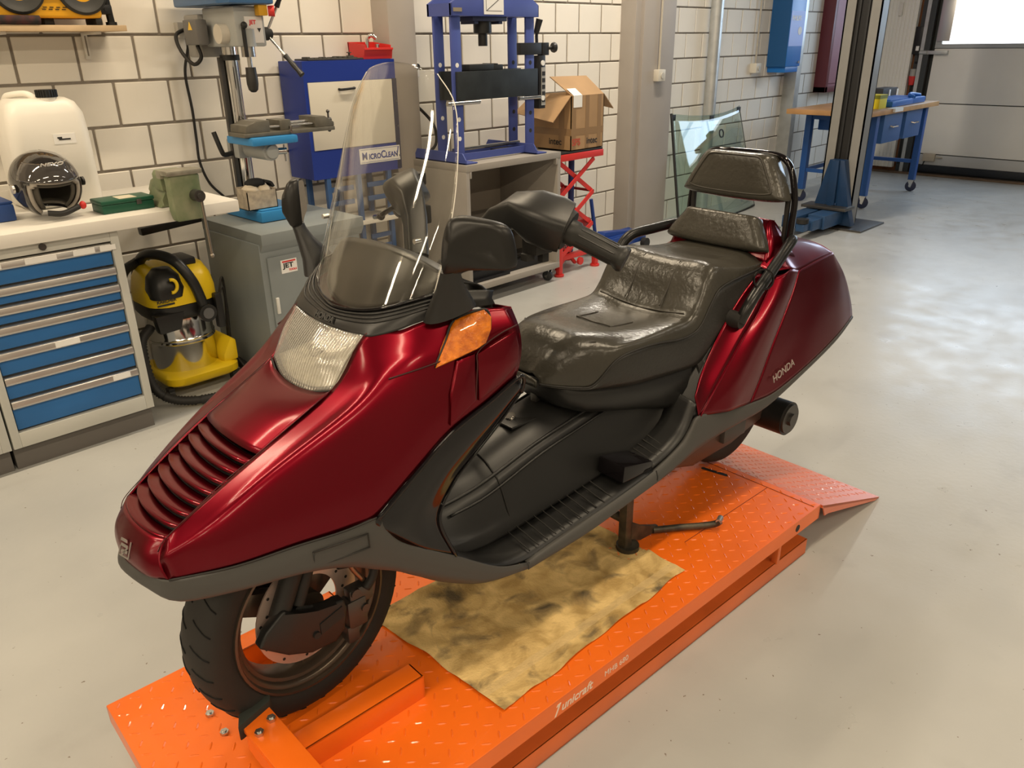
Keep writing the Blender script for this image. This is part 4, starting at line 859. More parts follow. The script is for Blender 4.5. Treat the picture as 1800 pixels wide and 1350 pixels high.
# ---- green metal box, vise
t = thing('metal_box', 'dark green metal tool box with lid beside the bench vise', 'box', (1.27, 3.46, .9305))
B().box(1.115, 1.322, 3.40, 3.52, .9305, .965, .004).o('tray', DGREEN, t); B().box(1.112, 1.325, 3.397, 3.523, .966, .982, .005).o('lid', DGREEN, t)
B().box(1.19, 1.26, 3.41, 3.49, .9822, .9830).o('paper_note', mat('old_paper', (.55,.50,.38), .8), t, smooth=False)
B().box(1.25, 1.27, 3.394, 3.398, .955, .975, .001).o('latch', DARKST, t)
t = thing('bench_vise', 'worn green cast iron bench vise on the workbench corner', 'vise', (1.40, 3.38, .931))
B().prism([(1.33,.9305),(1.47,.9305),(1.45,.96),(1.44,1.01),(1.36,1.01),(1.35,.96)], 3.36, 3.50, 'xz', .008).prism([(1.345,1.0),(1.455,1.0),(1.46,1.065),(1.45,1.08),(1.35,1.08),(1.34,1.065)], 3.345, 3.42, 'xz', .006).prism([(3.42,1.0),(3.42,1.06),(3.50,1.03),(3.54,.985),(3.50,.96)], 1.36, 1.44, 'yz', .008).o('body', GREENV, t, ang=40)
B().prism([(1.345,.885),(1.455,.885),(1.465,.93),(1.462,1.0),(1.465,1.065),(1.45,1.08),(1.35,1.08),(1.335,1.065),(1.338,1.0),(1.335,.93)], 3.245, 3.297, 'xz', .010, seg=3).box(1.365, 1.435, 3.29, 3.38, .96, 1.02, .004).o('sliding_jaw', GREENV, t, ang=40)
B().box(1.325, 1.475, 3.30, 3.34, 1.055, 1.088, .004).box(1.325, 1.475, 3.236, 3.297, 1.070, 1.090, .004).o('jaw_plate', mat('worn_iron', (.33,.31,.25), .45, .6, var=.2, vscale=20), t)
B().cyl((1.432,3.246,.985), (1.432,3.20,.985), .024, n=20).cyl((1.432,3.20,.985), (1.432,3.19,.985), .012, n=12).o('screw', DARKST, t)
B().cyl((1.440,3.212,.995), (1.447,3.212,.735), .0062, n=10).sph((1.447,3.212,.733), .010).o('tommy_bar', mat('bar_steel', (.28,.24,.19), .35, .9), t)

# ---- wall shelf with radio
t = thing('wall_shelf', 'pale wooden wall shelf board holding the yellow radio', 'shelf', (1.0, 4.19, 1.6))
B().box(.2, 1.565, 3.955, 4.192, 1.616, 1.640, .002).o('board', WOOD, t)
for x in (1.455, 1.075):
    B().box(x-.012, x+.012, 4.178, 4.193, 1.50, 1.616, .003).box(x-.012, x+.012, 4.0, 4.178, 1.604, 1.616, .002).o('bracket', WHITE, t)
    B().box(x-.003, x+.003, 4.176, 4.179, 1.515, 1.60).o('bracket_slot', mat('slot_grey', (.25,.22,.18), .8), t, smooth=False)
t = thing('jobsite_radio', 'yellow and black jobsite radio with two round speakers on shelf', 'radio', (1.28, 4.06, 1.641))
RY = mat('radio_yellow', (.72,.36,.015), .45)
B().prism([(1.06,1.668),(1.475,1.668),(1.49,1.70),(1.49,1.96),(1.06,1.96)], 3.985, 4.15, 'xz', .012, seg=3).o('body', RY, t)
for x in (1.16, 1.412):
    B().lathe([(.105,-.002),(.105,.010),(.095,.016),(.082,.010),(.07,.002),(0,-.006)], (x, 3.985, 1.785), (0,-1,0), 40).o('speaker', mat('speaker_black', (.02,.02,.018), .55), t)
B().prism([(1.245,1.74),(1.325,1.745),(1.315,1.80),(1.255,1.80)], 3.976, 3.986, 'xz', .002).o('display', BLKG, t)
vb = B()
for k in range(4): vb.box(1.24+k*.026, 1.255+k*.026, 3.982, 3.9855, 1.700, 1.703).box(1.245+k*.026, 1.26+k*.026, 3.982, 3.9855, 1.708, 1.711)
vb.box(1.14, 1.175, 3.981, 3.986, 1.690, 1.700).box(1.40, 1.43, 3.981, 3.986, 1.690, 1.700).o('vent', BLKM, t, smooth=False)
B().tube([(1.535,4.04,1.648),(1.53,4.03,1.66),(1.518,4.02,1.80),(1.515,4.02,1.95)], .016, 10, smooth=20).cyl((1.53,4.03,1.641), (1.53,4.03,1.655), .024, n=14).o('roll_cage', BLKP, t)
B().box(1.47, 1.53, 3.985, 4.05, 1.685, 1.725, .01).cyl((1.50,3.98,1.705), (1.50,3.986,1.705), .008, n=12).o('cage_mount', BLKP, t)
B().box(1.25, 1.29, 4.02, 4.12, 1.641, 1.67, .005).o('foot', BLKM, t)
B().box(1.45, 1.48, 3.99, 4.12, 1.641, 1.67, .008).o('foot', BLKM, t)
tag(B().cyl((.86, 3.964, 1.659), (1.215, 3.964, 1.659), .018, n=20).o('rolled_cloth', mat('check_cloth', (.07,.025,.025), .95, col2=(.025,.022,.022), vscale=38, detail=0), None), 'dark red checkered rolled cloth on the wooden shelf', 'cloth')

# ---- wall outlet, cord
t = thing('wall_outlet', 'grey wall outlet box with black plug beside the drill press', 'outlet', (1.925, 4.19, 1.6))
B().box(1.893, 1.955, 4.16, 4.205, 1.590, 1.66, .004).o('box', mat('outlet_grey', (.50,.48,.44), .5), t)
B().cyl((1.94, 4.16, 1.625), (1.94, 4.115, 1.62), .018, n=14).o('plug', BLKP, t)
tag(B().tube([(1.935,4.13,1.60),(1.925,4.17,1.52),(1.90,4.178,1.42),(1.906,4.178,1.25),(1.902,4.178,1.10),(1.90,4.178,.99),(1.93,4.17,.88),(1.99,4.15,.80)], .007, 8, smooth=60).o('power_cord', BLKM, None, ang=180), 'black power cord hanging down the wall behind the drill press', 'cord')

# ---- locker with drill press
t = thing('tool_locker', 'grey steel locker with one door carrying the drill press', 'locker', (2.03, 3.63, 0))
B().box(1.738, 2.30, 3.36, 3.91, .0, .70, .003).prism([(3.36,.66),(3.335,.70),(3.335,.75),(3.93,.75),(3.93,.70),(3.91,.66)], 1.745, 2.315, 'yz', .003).o('body', LOCK, t, ang=30)
dr = B().box(1.768, 2.265, 3.348, 3.362, .04, .635, .003).o('door', LOCK, t)
B().box(1.782, 1.798, 3.338, 3.349, .36, .44, .003).o('handle', mat('handle_white', (.65,.64,.60), .4), dr)
lb = B().box(1.833, 1.918, 3.3455, 3.3485, .548, .612).o('label', PAPER, dr, smooth=False)
B().box(1.840, 1.911, 3.3445, 3.3458, .600, .607).o('label_bar', LABR, lb, smooth=False)
text('label_text', 'JET', .032, INK, lb, FACE_S(1.844, 3.345, .574), .0004, bold=.001, sx=1.25)
text('label_small', 'TOOLS', .013, LABR, lb, FACE_S(1.872, 3.345, .557), .0004, bold=.0006)
t = thing('drill_press', 'blue and grey bench drill press standing on the grey locker', 'drill press', (2.0, 3.75, .751))
B().box(1.88, 2.12, 3.56, 4.0, .752, .805, .010).box(1.89, 2.11, 3.57, 3.80, .805, .812, .003).o('base', SKYB, t)
CX, CY = 2.0, 3.88
B().cyl((CX,CY,.81), (CX,CY,1.60), .036, n=28).o('column', CHROME, t)
B().cyl((CX,CY,.805), (CX,CY,.86), .055, n=24).cyl((CX-.06,CY-.02,.806), (CX-.06,CY-.02,.83), .012, n=6).o('column_foot', CASEG, t)
B().box(CX-.062, CX-.040, CY-.012, CY+.012, .86, 1.50, .002).o('rack', DARKST, t)
B().cyl((CX,CY,1.485), (CX,CY,1.51), .046, n=24).o('rack_ring', BLKM, t)
B().box(1.925, 2.075, 3.64, 3.95, 1.545, 1.715, .012).cyl((1.99,3.68,1.545), (1.99,3.68,1.62), .05, n=20).o('head', CASEG, t)
B().prism([(1.88,3.58),(2.10,3.58),(2.12,3.66),(2.11,4.12),(1.87,4.12),(1.86,3.66)], 1.722, 1.86, 'xy', .012).o('belt_cover', mat('cover_blue', (.05,.13,.28), .35), t)
B().cyl((1.925,3.74,1.60), (1.885,3.74,1.60), .042, n=24).o('spring_cap', mat('cap_beige', (.55,.51,.44), .4), t)
B().box(1.90, 2.0, 3.95, 4.10, 1.50, 1.69, .012).o('motor', mat('motor_grey', (.30,.29,.27), .5), t)
B().box(1.845, 1.90, 3.86, 4.0, 1.555, 1.665, .008).o('switch_box', mat('box_grey', (.13,.125,.12), .5), t)
B().prism([(3.905,1.62),(3.945,1.62),(3.925,1.655)], 1.843, 1.8455, 'yz').o('warning_sign', mat('warn_yellow', (.80,.52,.06), .5), t, smooth=False)
B().tube([(1.87,3.93,1.555),(1.88,3.93,1.50),(1.86,3.98,1.47),(1.84,4.05,1.53),(1.86,4.12,1.60),(1.93,4.15,1.63)], .009, 8, smooth=40).o('motor_cable', BLKM, t, ang=180)
B().box(2.03, 2.075, 3.60, 3.64, 1.675, 1.72, .004).o('stop_box', mat('stop_yellow', (.70,.36,.02), .4), t)
B().cyl((2.085,3.615,1.695), (2.11,3.60,1.695), .022, .024, 20).o('stop_button', REDP, t)
lb = B().box(1.972, 2.060, 3.6365, 3.6405, 1.560, 1.672, .001).o('label', mat('label_white', (.72,.69,.66), .3), t)
text('label_text', 'JET', .024, LABR, lb, FACE_S(1.995, 3.6362, 1.640), .0004, bold=.001)
B().prism([(1.985,1.605),(2.005,1.605),(1.995,1.623)], 3.6355, 3.637, 'xz').prism([(2.03,1.623),(2.05,1.623),(2.04,1.605)], 3.6355, 3.637, 'xz').o('label_arrows', INK, lb, smooth=False)
B().box(1.952, 1.966, 3.625, 3.64, 1.50, 1.64, .003).sph((1.958,3.62,1.635), .015).o('depth_stop', BLKM, t)
B().cyl((2.0,3.69,1.50), (2.0,3.69,1.548), .032, n=24).cyl((2.0,3.69,1.44), (2.0,3.69,1.50), .011, n=14).o('quill', STEEL, t)
B().lathe([(.0,1.455),(.024,1.455),(.025,1.43),(.027,1.41),(.027,1.38),(.022,1.355),(.012,1.345),(0,1.343)], (2.0,3.69,0), (0,0,1), 24).o('chuck', mat('chuck_dark', (.05,.048,.045), .4, .6), t)
B().cyl((2.075,3.70,1.60), (2.115,3.70,1.60), .03, n=20).cyl((2.115,3.70,1.60), (2.135,3.70,1.60), .022, n=16).o('feed_hub', BLKM, t)
for ang_ in (62, -48, 182):
    d = Vector((.28, -cos(radians(ang_)), sin(radians(ang_)))).normalized(); p = Vector((2.11, 3.70, 1.60))
    B().cyl(p, p+d*.17, .0065, n=10).o('feed_spoke', STEEL, t)
    B().lathe([(.0,.0),(.013,.0),(.010,.03),(.013,.06),(.011,.09),(.015,.12),(.0,.122)], p+d*.135, d, 14).o('feed_grip', BLKP, t)
B().box(1.88, 2.125, 3.545, 3.80, 1.112, 1.150, .012).o('table', SKYB, t)
B().cyl((2.0,3.80,1.075), (2.0,3.60,1.075), .042, n=20).box(1.945, 2.055, 3.82, 3.94, 1.03, 1.12, .01).cyl((2.0,3.60,1.075), (2.0,3.585,1.075), .03, n=20).box(1.97, 2.03, 3.74, 3.84, 1.06, 1.115, .008).o('table_bracket', CASEG, t)
B().cyl((2.055,3.64,1.07), (2.10,3.63,1.07), .016, n=14).cyl((2.09,3.63,1.10), (2.09,3.63,1.02), .005, n=8).o('table_clamp', STEEL, t)
B().tube([(1.945,3.88,1.055),(1.90,3.88,1.05),(1.885,3.88,1.07),(1.868,3.90,1.16)], .012, 10, smooth=16).o('table_crank', BLKP, t)
t = thing('machine_vise', 'long dark steel machine vise clamped on the blue drill table', 'vise', (2.1, 3.65, 1.151))
VD = mat('vise_iron', (.14,.13,.105), .5, .4, var=.2, vscale=18)
B().box(1.86, 2.36, 3.575, 3.735, 1.151, 1.170, .004).prism([(1.87,1.17),(2.0,1.17),(2.0,1.222),(1.93,1.222),(1.90,1.205),(1.875,1.205)], 3.58, 3.73, 'xz', .004).prism([(2.25,1.17),(2.36,1.17),(2.36,1.19),(2.31,1.222),(2.25,1.222)], 3.58, 3.73, 'xz', .004).box(2.06, 2.12, 3.59, 3.72, 1.17, 1.218, .004).o('body', VD, t, ang=35)
B().cyl((2.11,3.655,1.195), (2.27,3.655,1.195), .011, n=14).cyl((2.0,3.60,1.19), (2.26,3.60,1.19), .006, n=10).o('spindle', STEEL, t)
B().cyl((2.36,3.655,1.195), (2.39,3.655,1.195), .012, n=12).cyl((2.378,3.655,1.235), (2.378,3.655,1.145), .005, n=8).sph((2.378,3.655,1.236), .009).sph((2.378,3.655,1.144), .009).o('handle', DARKST, t)
B().cyl((2.10,3.565,1.16), (2.10,3.565,1.19), .009, n=6).o('clamp_bolt', CHROME, t)
t = thing('rag_carton', 'small open carton of rags with black glove on drill base', 'box', (1.93, 3.65, .813))
b = B().box(1.842, 2.0, 3.60, 3.604, .8125, .90).box(1.842, 2.0, 3.70, 3.704, .8125, .915).box(1.842, 1.846, 3.60, 3.704, .8125, .91).box(1.996, 2.0, 3.60, 3.704, .8125, .905).box(1.842, 2.0, 3.60, 3.704, .8125, .816)
b.o('carton', mat('carton_print', (.52,.44,.33), .8, col2=(.30,.26,.21), vscale=30), t, smooth=False)
rg = B().sph((1.89,3.65,.895), (.045,.042,.03), 14, 8).sph((1.955,3.645,.895), (.035,.04,.025), 14, 8); 
for q in rg.bm.verts: q.co += Vector((mnoise.noise(q.co*40), mnoise.noise(q.co*40+Vector((5,0,0))), mnoise.noise(q.co*40+Vector((0,7,0)))))*.012
rg.o('rag', mat('rag_cream', (.55,.48,.37), .9), t, ang=180)
gl = B().sph((1.925,3.665,.93), (.055,.03,.024), 14, 8)
for k in range(4): gl.tube([(1.97,3.65+k*.012,.935), (2.0,3.645+k*.014,.925), (2.01,3.64+k*.014,.905)], .008, 8, smooth=8)
gl.o('glove', mat('glove_black', (.012,.012,.012), .8), t, ang=180)

# ---- vacuum cleaner
t = thing('vacuum_cleaner', 'yellow and black wet and dry vacuum with steel drum on floor', 'vacuum', (1.45, 3.72, 0))
VX, VY = 1.455, 3.72
B().lathe([(.0,.09),(.145,.09),(.150,.10),(.152,.245),(.158,.252),(.152,.260),(.158,.270),(.152,.278),(.150,.41),(.0,.41)], (VX,VY,0), (0,0,1), 48).o('drum', CHROME, t, ang=50)
b = B().loft([rr(VX-.15,VX+.19,VY-.175,VY+.16,.055,.07), rr(VX-.165,VX+.20,VY-.19,VY+.17,.068,.07), rr(VX-.165,VX+.20,VY-.19,VY+.17,.100,.07), rr(VX-.15,VX+.19,VY-.165,VY+.155,.115,.07)])
b.prism([(VX+.12,.11),(VX+.200,.11),(VX+.200,.215),(VX+.17,.23),(VX+.125,.15)], VY-.16, VY+.05, 'xz', .02).o('chassis', YEL, t, ang=50)
for (dx, dy) in ((-.16,-.15), (.16,-.16), (-.15,.13), (.17,.12)):
    B().cyl((VX+dx-.012,VY+dy,.028), (VX+dx+.012,VY+dy,.028), .027, n=18).box(VX+dx-.015, VX+dx+.015, VY+dy-.02, VY+dy+.02, .04, .06, .004).o('caster', BLKM, t)
B().loft([rr(VX-.150,VX+.155,VY-.155,VY+.150,.375,.10), rr(VX-.165,VX+.165,VY-.170,VY+.160,.40,.10), rr(VX-.165,VX+.165,VY-.170,VY+.160,.445,.10)]).prism([(VX-.16,.33),(VX-.06,.335),(VX-.03,.42),(VX-.17,.42)], VY-.175, VY-.12, 'xz', .012).o('collar', BLKP, t, ang=50)
B().loft([rr(VX-.165,VX+.165,VY-.172,VY+.160,.448,.10), rr(VX-.165,VX+.165,VY-.172,VY+.160,.50,.10), rr(VX-.15,VX+.155,VY-.155,VY+.155,.56,.09), rr(VX-.12,VX+.14,VY-.10,VY+.14,.605,.07), rr(VX-.09,VX+.11,VY-.06,VY+.11,.612,.05)]).o('head', YEL, t, ang=55)
B().loft([rr(VX-.155,VX-.005,VY-.180,VY-.04,.49,.05), rr(VX-.158,VX-.0,VY-.183,VY-.04,.53,.05), rr(VX-.145,VX-.01,VY-.165,VY-.04,.585,.05), rr(VX-.11,VX-.03,VY-.11,VY-.05,.615,.03)]).o('motor_cap', BLKP, t, ang=60)
B().tube([(VX-.075+.024*cos(a*.3),VY-.188,.55+.030*sin(a*.3)) for a in range(-6, 7)], .008, 8).o('switch', YEL, t, ang=180)
B().box(VX+.01, VX+.10, VY-.09, VY+.06, .60, .64, .015).o('top_latch', BLKP, t)
hn = B()
for s in (0,):
    hn.tube([(VX+.06,VY-.185,.40),(VX+.045,VY-.19,.47),(VX+.02,VY-.185,.56),(VX-.02,VY-.14,.645),(VX-.06,VY-.05,.67),(VX-.09,VY+.05,.65),(VX-.10,VY+.14,.56),(VX-.09,VY+.17,.44)], .024, 12, smooth=40)
hn.cyl((VX+.06,VY-.19,.395), (VX+.06,VY-.215,.395), .042, n=24).o('carry_handle', BLKP, t, ang=50)
B().cyl((VX+.06,VY-.214,.395), (VX+.06,VY-.220,.395), .026, n=24).o('handle_button', mat('button_grey', (.10,.10,.105), .5), t)
B().box(VX+.115, VX+.150, VY-.19, VY-.15, .30, .47, .008).o('latch_clip', BLKP, t)
text('vacuum_lettering', 'KÄRCHER', .020, INK, t, FACE_S(VX-.150, VY-.1735, .477), .0006, bold=.0005)
B().box(VX-.15, VX-.07, VY-.1735, VY-.172, .462, .470).o('vacuum_stripe', INK, t, smooth=False)
hose = [(VX-.17,VY-.10,.36),(VX-.24,VY-.14,.30),(VX-.25,VY-.20,.12),(VX-.19,VY-.26,.045),(VX-.05,VY-.33,.028),(VX+.12,VY-.32,.028),(VX+.235,VY-.22,.028),(VX+.25,VY-.02,.05)]
hb = B().tube(hose, lambda u: .021+.0022*(1 if int(u*150) % 2 else -1), 12, smooth=151); hb.o('hose', BLKM, t, ang=180)
B().tube([(VX-.10,VY+.10,.62),(VX-.20,VY+.02,.60),(VX-.27,VY-.05,.50),(VX-.29,VY-.02,.40)], .022, 12, smooth=30).o('upper_hose', BLKM, t, ang=180)
B().tube([(VX+.17,VY-.10,.42),(VX+.20,VY-.10,.47),(VX+.22,VY-.07,.36),(VX+.22,VY-.06,.14),(VX+.24,VY-.14,.03)], .006, 8, smooth=40).tube([(VX+.19,VY-.06,.40),(VX+.23,VY-.04,.50),(VX+.245,VY-.02,.42),(VX+.23,VY-.01,.2),(VX+.24,VY+.02,.03)], .006, 8, smooth=40).o('cable', BLKM, t, ang=180)
tag(B().box(1.44, 1.75, 3.93, 3.975, .720, .758, .008, M=Matrix.Translation((1.6,3.95,.74)) @ Matrix.Rotation(radians(-4), 4, 'Y') @ Matrix.Translation((-1.6,-3.95,-.74))).box(1.56, 1.60, 3.975, 4.2, .73, .75, .003).o('floor_nozzle', BLKP, None), 'black vacuum floor nozzle hung on the wall above the vacuum', 'nozzle')
# ---- blue parts washer
t = thing('parts_washer', 'blue wall cabinet parts washer with white door and slatted stand', 'parts washer', (2.75, 4.06, 0))
X0, X1, YF, YB = 2.435, 3.055, 3.945, 4.185
B().box(X0, X1, YF+.004, YB, .850, 1.470, .004).box(X0, X0+.021, YF, YF+.0039, 1.0052, 1.3648).box(X0, X1-.0305, YF, YF+.0039, 1.365, 1.47).box(X0, X1-.0305, YF, YF+.0039, .85, 1.005).o('body', DBLUE, t, ang=30)
B().box(X1-.03, X1, YF-.002, YF+.006, .855, 1.365).o('side_rail', mat('rail_navy', (.02,.025,.06), .4), t, smooth=False)
dr = B().box(X0+.022, X1-.034, YF-.004, YF+.004, 1.008, 1.362, .003).o('door', mat('door_cream', (.66,.62,.53), .4), t)
B().tube([(2.65,YF-.004,1.322),(2.66,YF-.02,1.320),(2.74,YF-.02,1.324),(2.75,YF-.004,1.325)], .007, 8, smooth=16).o('handle', BLKP, dr, ang=180)
lb = B().box(2.752, 3.045, YF-.0035, YF, .905, .990, .0).o('name_plate', PAPER, t, smooth=False)
B().box(2.758, 3.039, YF-.0042, YF-.0034, .911, .913).box(2.758, 3.039, YF-.0042, YF-.0034, .982, .984).o('plate_border', DBLUE, lb, smooth=False)
for (tx, s_, x_) in (('M', .058, 2.766), ('ICRO', .042, 2.815), ('C', .058, 2.903), ('LEAN', .042, 2.938)):
    text('plate_lettering', tx, s_, DBLUE, lb, FACE_S(x_, YF-.004, .928), .0004, bold=.0012, sx=.88)
B().prism([(3.014,.945),(3.022,.922),(3.038,.983),(3.031,.983),(3.022,.940)], YF-.0044, YF-.0036, 'xz').o('plate_tick', DBLUE, lb, smooth=False)
for z in (.93, 1.10, 1.24): B().cyl((X1-.012,YF-.003,z), (X1-.012,YF-.007,z), .006, n=10).o('bolt', STEEL, t)
STB = mat('stand_blue', (.035,.09,.23), .45)
for x in (2.53, 2.74, 2.96):
    for y in (3.96, 4.16): B().box(x-.014, x+.014, y-.014, y+.014, 0, .85, .003).o('leg', STB, t)
for z in (.78, .70, .47, .40, .20):
    for (a, c_) in ((2.544, 2.70), (2.80, 2.946)): B().box(a, c_, 3.955, 3.968, z-.014, z+.014, .002).o('slat', STB, t)
B().box(2.50, 2.99, 3.93, 4.17, .555, .58, .003).o('shelf', WHITE, t)
t = thing('storage_bin', 'small red storage bin holding a tap on the blue washer', 'bin', (2.97, 4.08, 1.471))
b = B().prism([(4.0,1.4715),(4.15,1.4715),(4.16,1.562),(3.985,1.545),(3.985,1.520)], 2.885, 2.889, 'yz').prism([(4.0,1.4715),(4.15,1.4715),(4.16,1.562),(3.985,1.545),(3.985,1.520)], 3.061, 3.065, 'yz').box(2.885, 3.065, 4.0, 4.15, 1.4715, 1.476).box(2.885, 3.065, 4.148, 4.155, 1.4715, 1.562).prism([(3.996,1.4715),(4.0,1.4715),(3.988,1.525),(3.984,1.525)], 2.875, 3.075, 'yz').box(2.875, 3.075, 3.978, 3.99, 1.518, 1.53, .002)
b.o('bin', REDP, t, smooth=False)
B().tube([(2.95,4.06,1.48),(2.955,4.06,1.57),(2.97,4.04,1.595),(2.995,4.03,1.58)], .011, 10, smooth=20).cyl((3.0,4.03,1.48), (3.0,4.03,1.55), .013, n=12).o('tap', CHROME, t)
t = thing('tool_tray', 'flat dark tray of small parts lying on the blue washer', 'tray', (2.66, 4.05, 1.471))
b = B().box(2.50, 2.86, 3.98, 4.12, 1.4712, 1.480, .003)
for k in range(12): b.box(2.505+k*.029, 2.525+k*.029, 3.99+random.random()*.03, 4.05+random.random()*.05, 1.478, 1.483+random.random()*.010, .003)
b.cyl((2.80,4.03,1.48), (2.80,4.03,1.505), .006, n=10).cyl((2.80,4.03,1.505), (2.80,4.03,1.510), .014, n=12).o('tray', mat('tray_dark', (.07,.067,.06), .5, .3, var=.3, vscale=30), t)
t = thing('wall_outlet', 'white wall outlet with black plug beside the hydraulic press', 'outlet', (3.39, 4.19, 1.39))
B().box(3.352, 3.432, 4.182, 4.206, 1.352, 1.432, .006).o('plate', PAPER, t)
B().cyl((3.39,4.182,1.40), (3.375,4.13,1.42), .017, n=12).o('plug', BLKP, t)
tag(B().tube([(3.37,4.13,1.425),(3.32,4.12,1.44),(3.26,4.12,1.42)], .006, 8, smooth=16).tube([(3.062,4.08,1.31),(3.18,4.09,1.27),(3.33,4.11,1.19),(3.46,4.11,1.07),(3.48,4.11,.96),(3.42,4.11,.905),(3.27,4.11,.893),(3.066,4.09,.885)], .0095, 10, smooth=60).o('washer_hose', BLKM, None, ang=180), 'black hose looping from the blue washer past the press', 'hose')

# ---- press table and hydraulic press
t = thing('press_table', 'grey wooden open fronted rolling cabinet under the hydraulic press', 'cabinet', (3.65, 3.8, 0))
TX0, TX1, TY0, TY1 = 3.225, 4.080, 3.55, 4.12
B().box(TX0, TX1, TY0, TY1, .840, .880, .003).o('top', BEIGEG, t)
for x in (TX0, TX1-.03): B().box(x, x+.03, TY0+.002, TY1, .13, .84, .002).o('side_panel', BEIGEG, t)
B().box(TX0, TX1, TY0, TY1, .095, .135, .003).o('bottom_panel', BEIGEG, t)
B().box(TX0, TX1, TY1-.02, TY1, .13, .84).o('back_panel', mat('panel_tan', (.26,.225,.185), .7), t, smooth=False)
B().box(TX0+.03, TX1-.03, TY0+.06, TY1-.02, .44, .46).o('middle_shelf', mat('panel_tan2', (.26,.235,.205), .7), t, smooth=False)
for x in (TX0+.03, TX1-.045): B().box(x, x+.015, TY0, TY0+.03, .80, .84, .002).o('corner_block', BEIGEG, t)
def caster(par, x, y, zt, r=.045, wm=None):
    c_ = B().lathe([(.0,-.014),(r*.55,-.014),(r,-.010),(r,.010),(r*.55,.014),(0,.014)], (x, y, r+.001), (1,.35,0), 24).o('caster_wheel', wm or mat('caster_rubber', (.03,.03,.032), .5), par)
    B().prism([(y-.03,zt),(y+.03,zt),(y+.012,r-.008),(y-.008,r-.012)], x-.020, x-.015, 'yz').prism([(y-.03,zt),(y+.03,zt),(y+.012,r-.008),(y-.008,r-.012)], x+.015, x+.020, 'yz').box(x-.035, x+.035, y-.035, y+.035, zt-.004, zt).cyl((x-.022,y,r), (x+.022,y,r), .006, n=8).o('caster_fork', CHROME, par, smooth=False)
for x in (TX0+.06, TX1-.06):
    for y in (TY0+.06, TY1-.06): caster(t, x, y, .095, .036)
t = thing('steel_bars', 'black steel bars lying in the grey press cabinet', 'bars', (3.6, 3.75, .135))
B().box(3.30, 3.98, 3.62, 3.68, .136, .196, .002).box(3.30, 3.62, 3.585, 3.605, .136, .150, .001).o('bar', mat('bar_black', (.02,.02,.022), .4, .4), t, smooth=False)
B().prism([(3.78,3.72),(3.98,3.69),(4.0,3.80),(3.80,3.82)], .197, .215, 'xy', .002).box(3.80, 3.95, 3.70, 3.80, .136, .197).o('plate', DARKST, t, smooth=False)
t = thing('hydraulic_press', 'blue steel hydraulic shop press with black crossbeam on grey cabinet', 'press', (3.62, 3.8, .881))
yf, yr = 3.68, 3.83; xl, xr = 3.295, 3.915
for x in (xl, xr):
    for y in (yf, yr):
        p = B().box(x-.036, x+.036, y-.008, y+.008, .89, 1.70, .002)
        po = p.o('upright', PBLUE, t, ang=30)
        hb = B()
        for z in (1.02, 1.13, 1.43): hb.cyl((x,y-.0088,z), (x,y+.0088,z), .013, n=16)
        hb.o('upright_hole', PAPER if x == xl else INK, po)
for x in (xl, xr): B().box(x-.036, x-.028, yf, yr, .89, .93).o('side_web', PBLUE, t, smooth=False)
B().prism([(xl-.05,1.69),(xr+.055,1.69),(xr+.055,1.755),(xr-.02,1.80),(xl+.03,1.80),(xl-.05,1.755)], yf-.03, yf-.012, 'xz', .002).prism([(xl-.05,1.69),(xr+.055,1.69),(xr+.055,1.755),(xr-.02,1.80),(xl+.03,1.80),(xl-.05,1.755)], yr+.012, yr+.03, 'xz', .002).box(xl-.05, xl-.044, yf-.03, yr+.03, 1.69, 1.755).box(xr+.049, xr+.055, yf-.03, yr+.03, 1.69, 1.755).box(xl, xr, yf-.012, yr+.012, 1.69, 1.70).o('head_beam', PBLUE, t, ang=30)
lb = B().box(3.50, 3.66, yf-.0335, yf-.0305, 1.70, 1.80).o('capacity_chart', PAPER, t, smooth=False)
B().prism([(3.52,1.722),(3.523,1.720),(3.64,1.79),(3.637,1.792)], yf-.0345, yf-.0337, 'xz').box(3.515, 3.645, yf-.0345, yf-.0337, 1.718, 1.720).box(3.515, 3.517, yf-.0345, yf-.0337, 1.718, 1.795).o('chart_lines', INK, lb, smooth=False)
B().box(xl-.035, xl+.03, yf-.0335, yf-.0305, 1.712, 1.732).o('rating_plate', mat('brass_plate', (.40,.33,.22), .4, .5), t, smooth=False)
B().box(3.44, 3.72, 3.68, 3.83, 1.665, 1.69, .003).box(3.46, 3.49, 3.69, 3.81, 1.65, 1.668).box(3.66, 3.69, 3.69, 3.81, 1.65, 1.668).o('ram_plate', mat('plate_navy', (.025,.03,.07), .45), t)
B().cyl((3.585,3.755,1.60), (3.585,3.755,1.67), .055, n=24).cyl((3.585,3.755,1.53), (3.585,3.755,1.60), .028, n=20).o('ram', mat('ram_black', (.03,.03,.03), .4, .5), t)
BEAM = mat('beam_black', (.020,.024,.026), .5, .2, var=.3, vscale=10)
B().box(xl-.02, xr+.05, yf-.028, yf-.010, 1.235, 1.395, .002).box(xl-.02, xr+.05, yr-.03, yr-.012, 1.235, 1.395, .002).box(xl, xl+.01, yf, yr-.03, 1.235, 1.395).o('crossbeam', BEAM, t)
B().box(3.42, 3.62, 3.70, 3.80, 1.3955, 1.430, .003).box(3.62, 3.70, 3.70, 3.82, 1.3955, 1.425, .003).box(3.64, 3.655, 3.70, 3.82, 1.424, 1.432).o('press_block', mat('block_black', (.035,.037,.037), .45, .4), t)
B().cyl((xl-.10,yf-.02,1.222), (xl+.16,yf-.02,1.222), .012, n=14).o('support_pin', STEEL, t)
B().cyl((xr-.12,yf-.02,1.222), (xr+.08,yf-.02,1.222), .012, n=14).o('support_pin', STEEL, t)
B().cyl((xl+.02,3.76,.945), (xr-.02,3.76,.945), .011, n=14).o('tie_rod', STEEL, t)
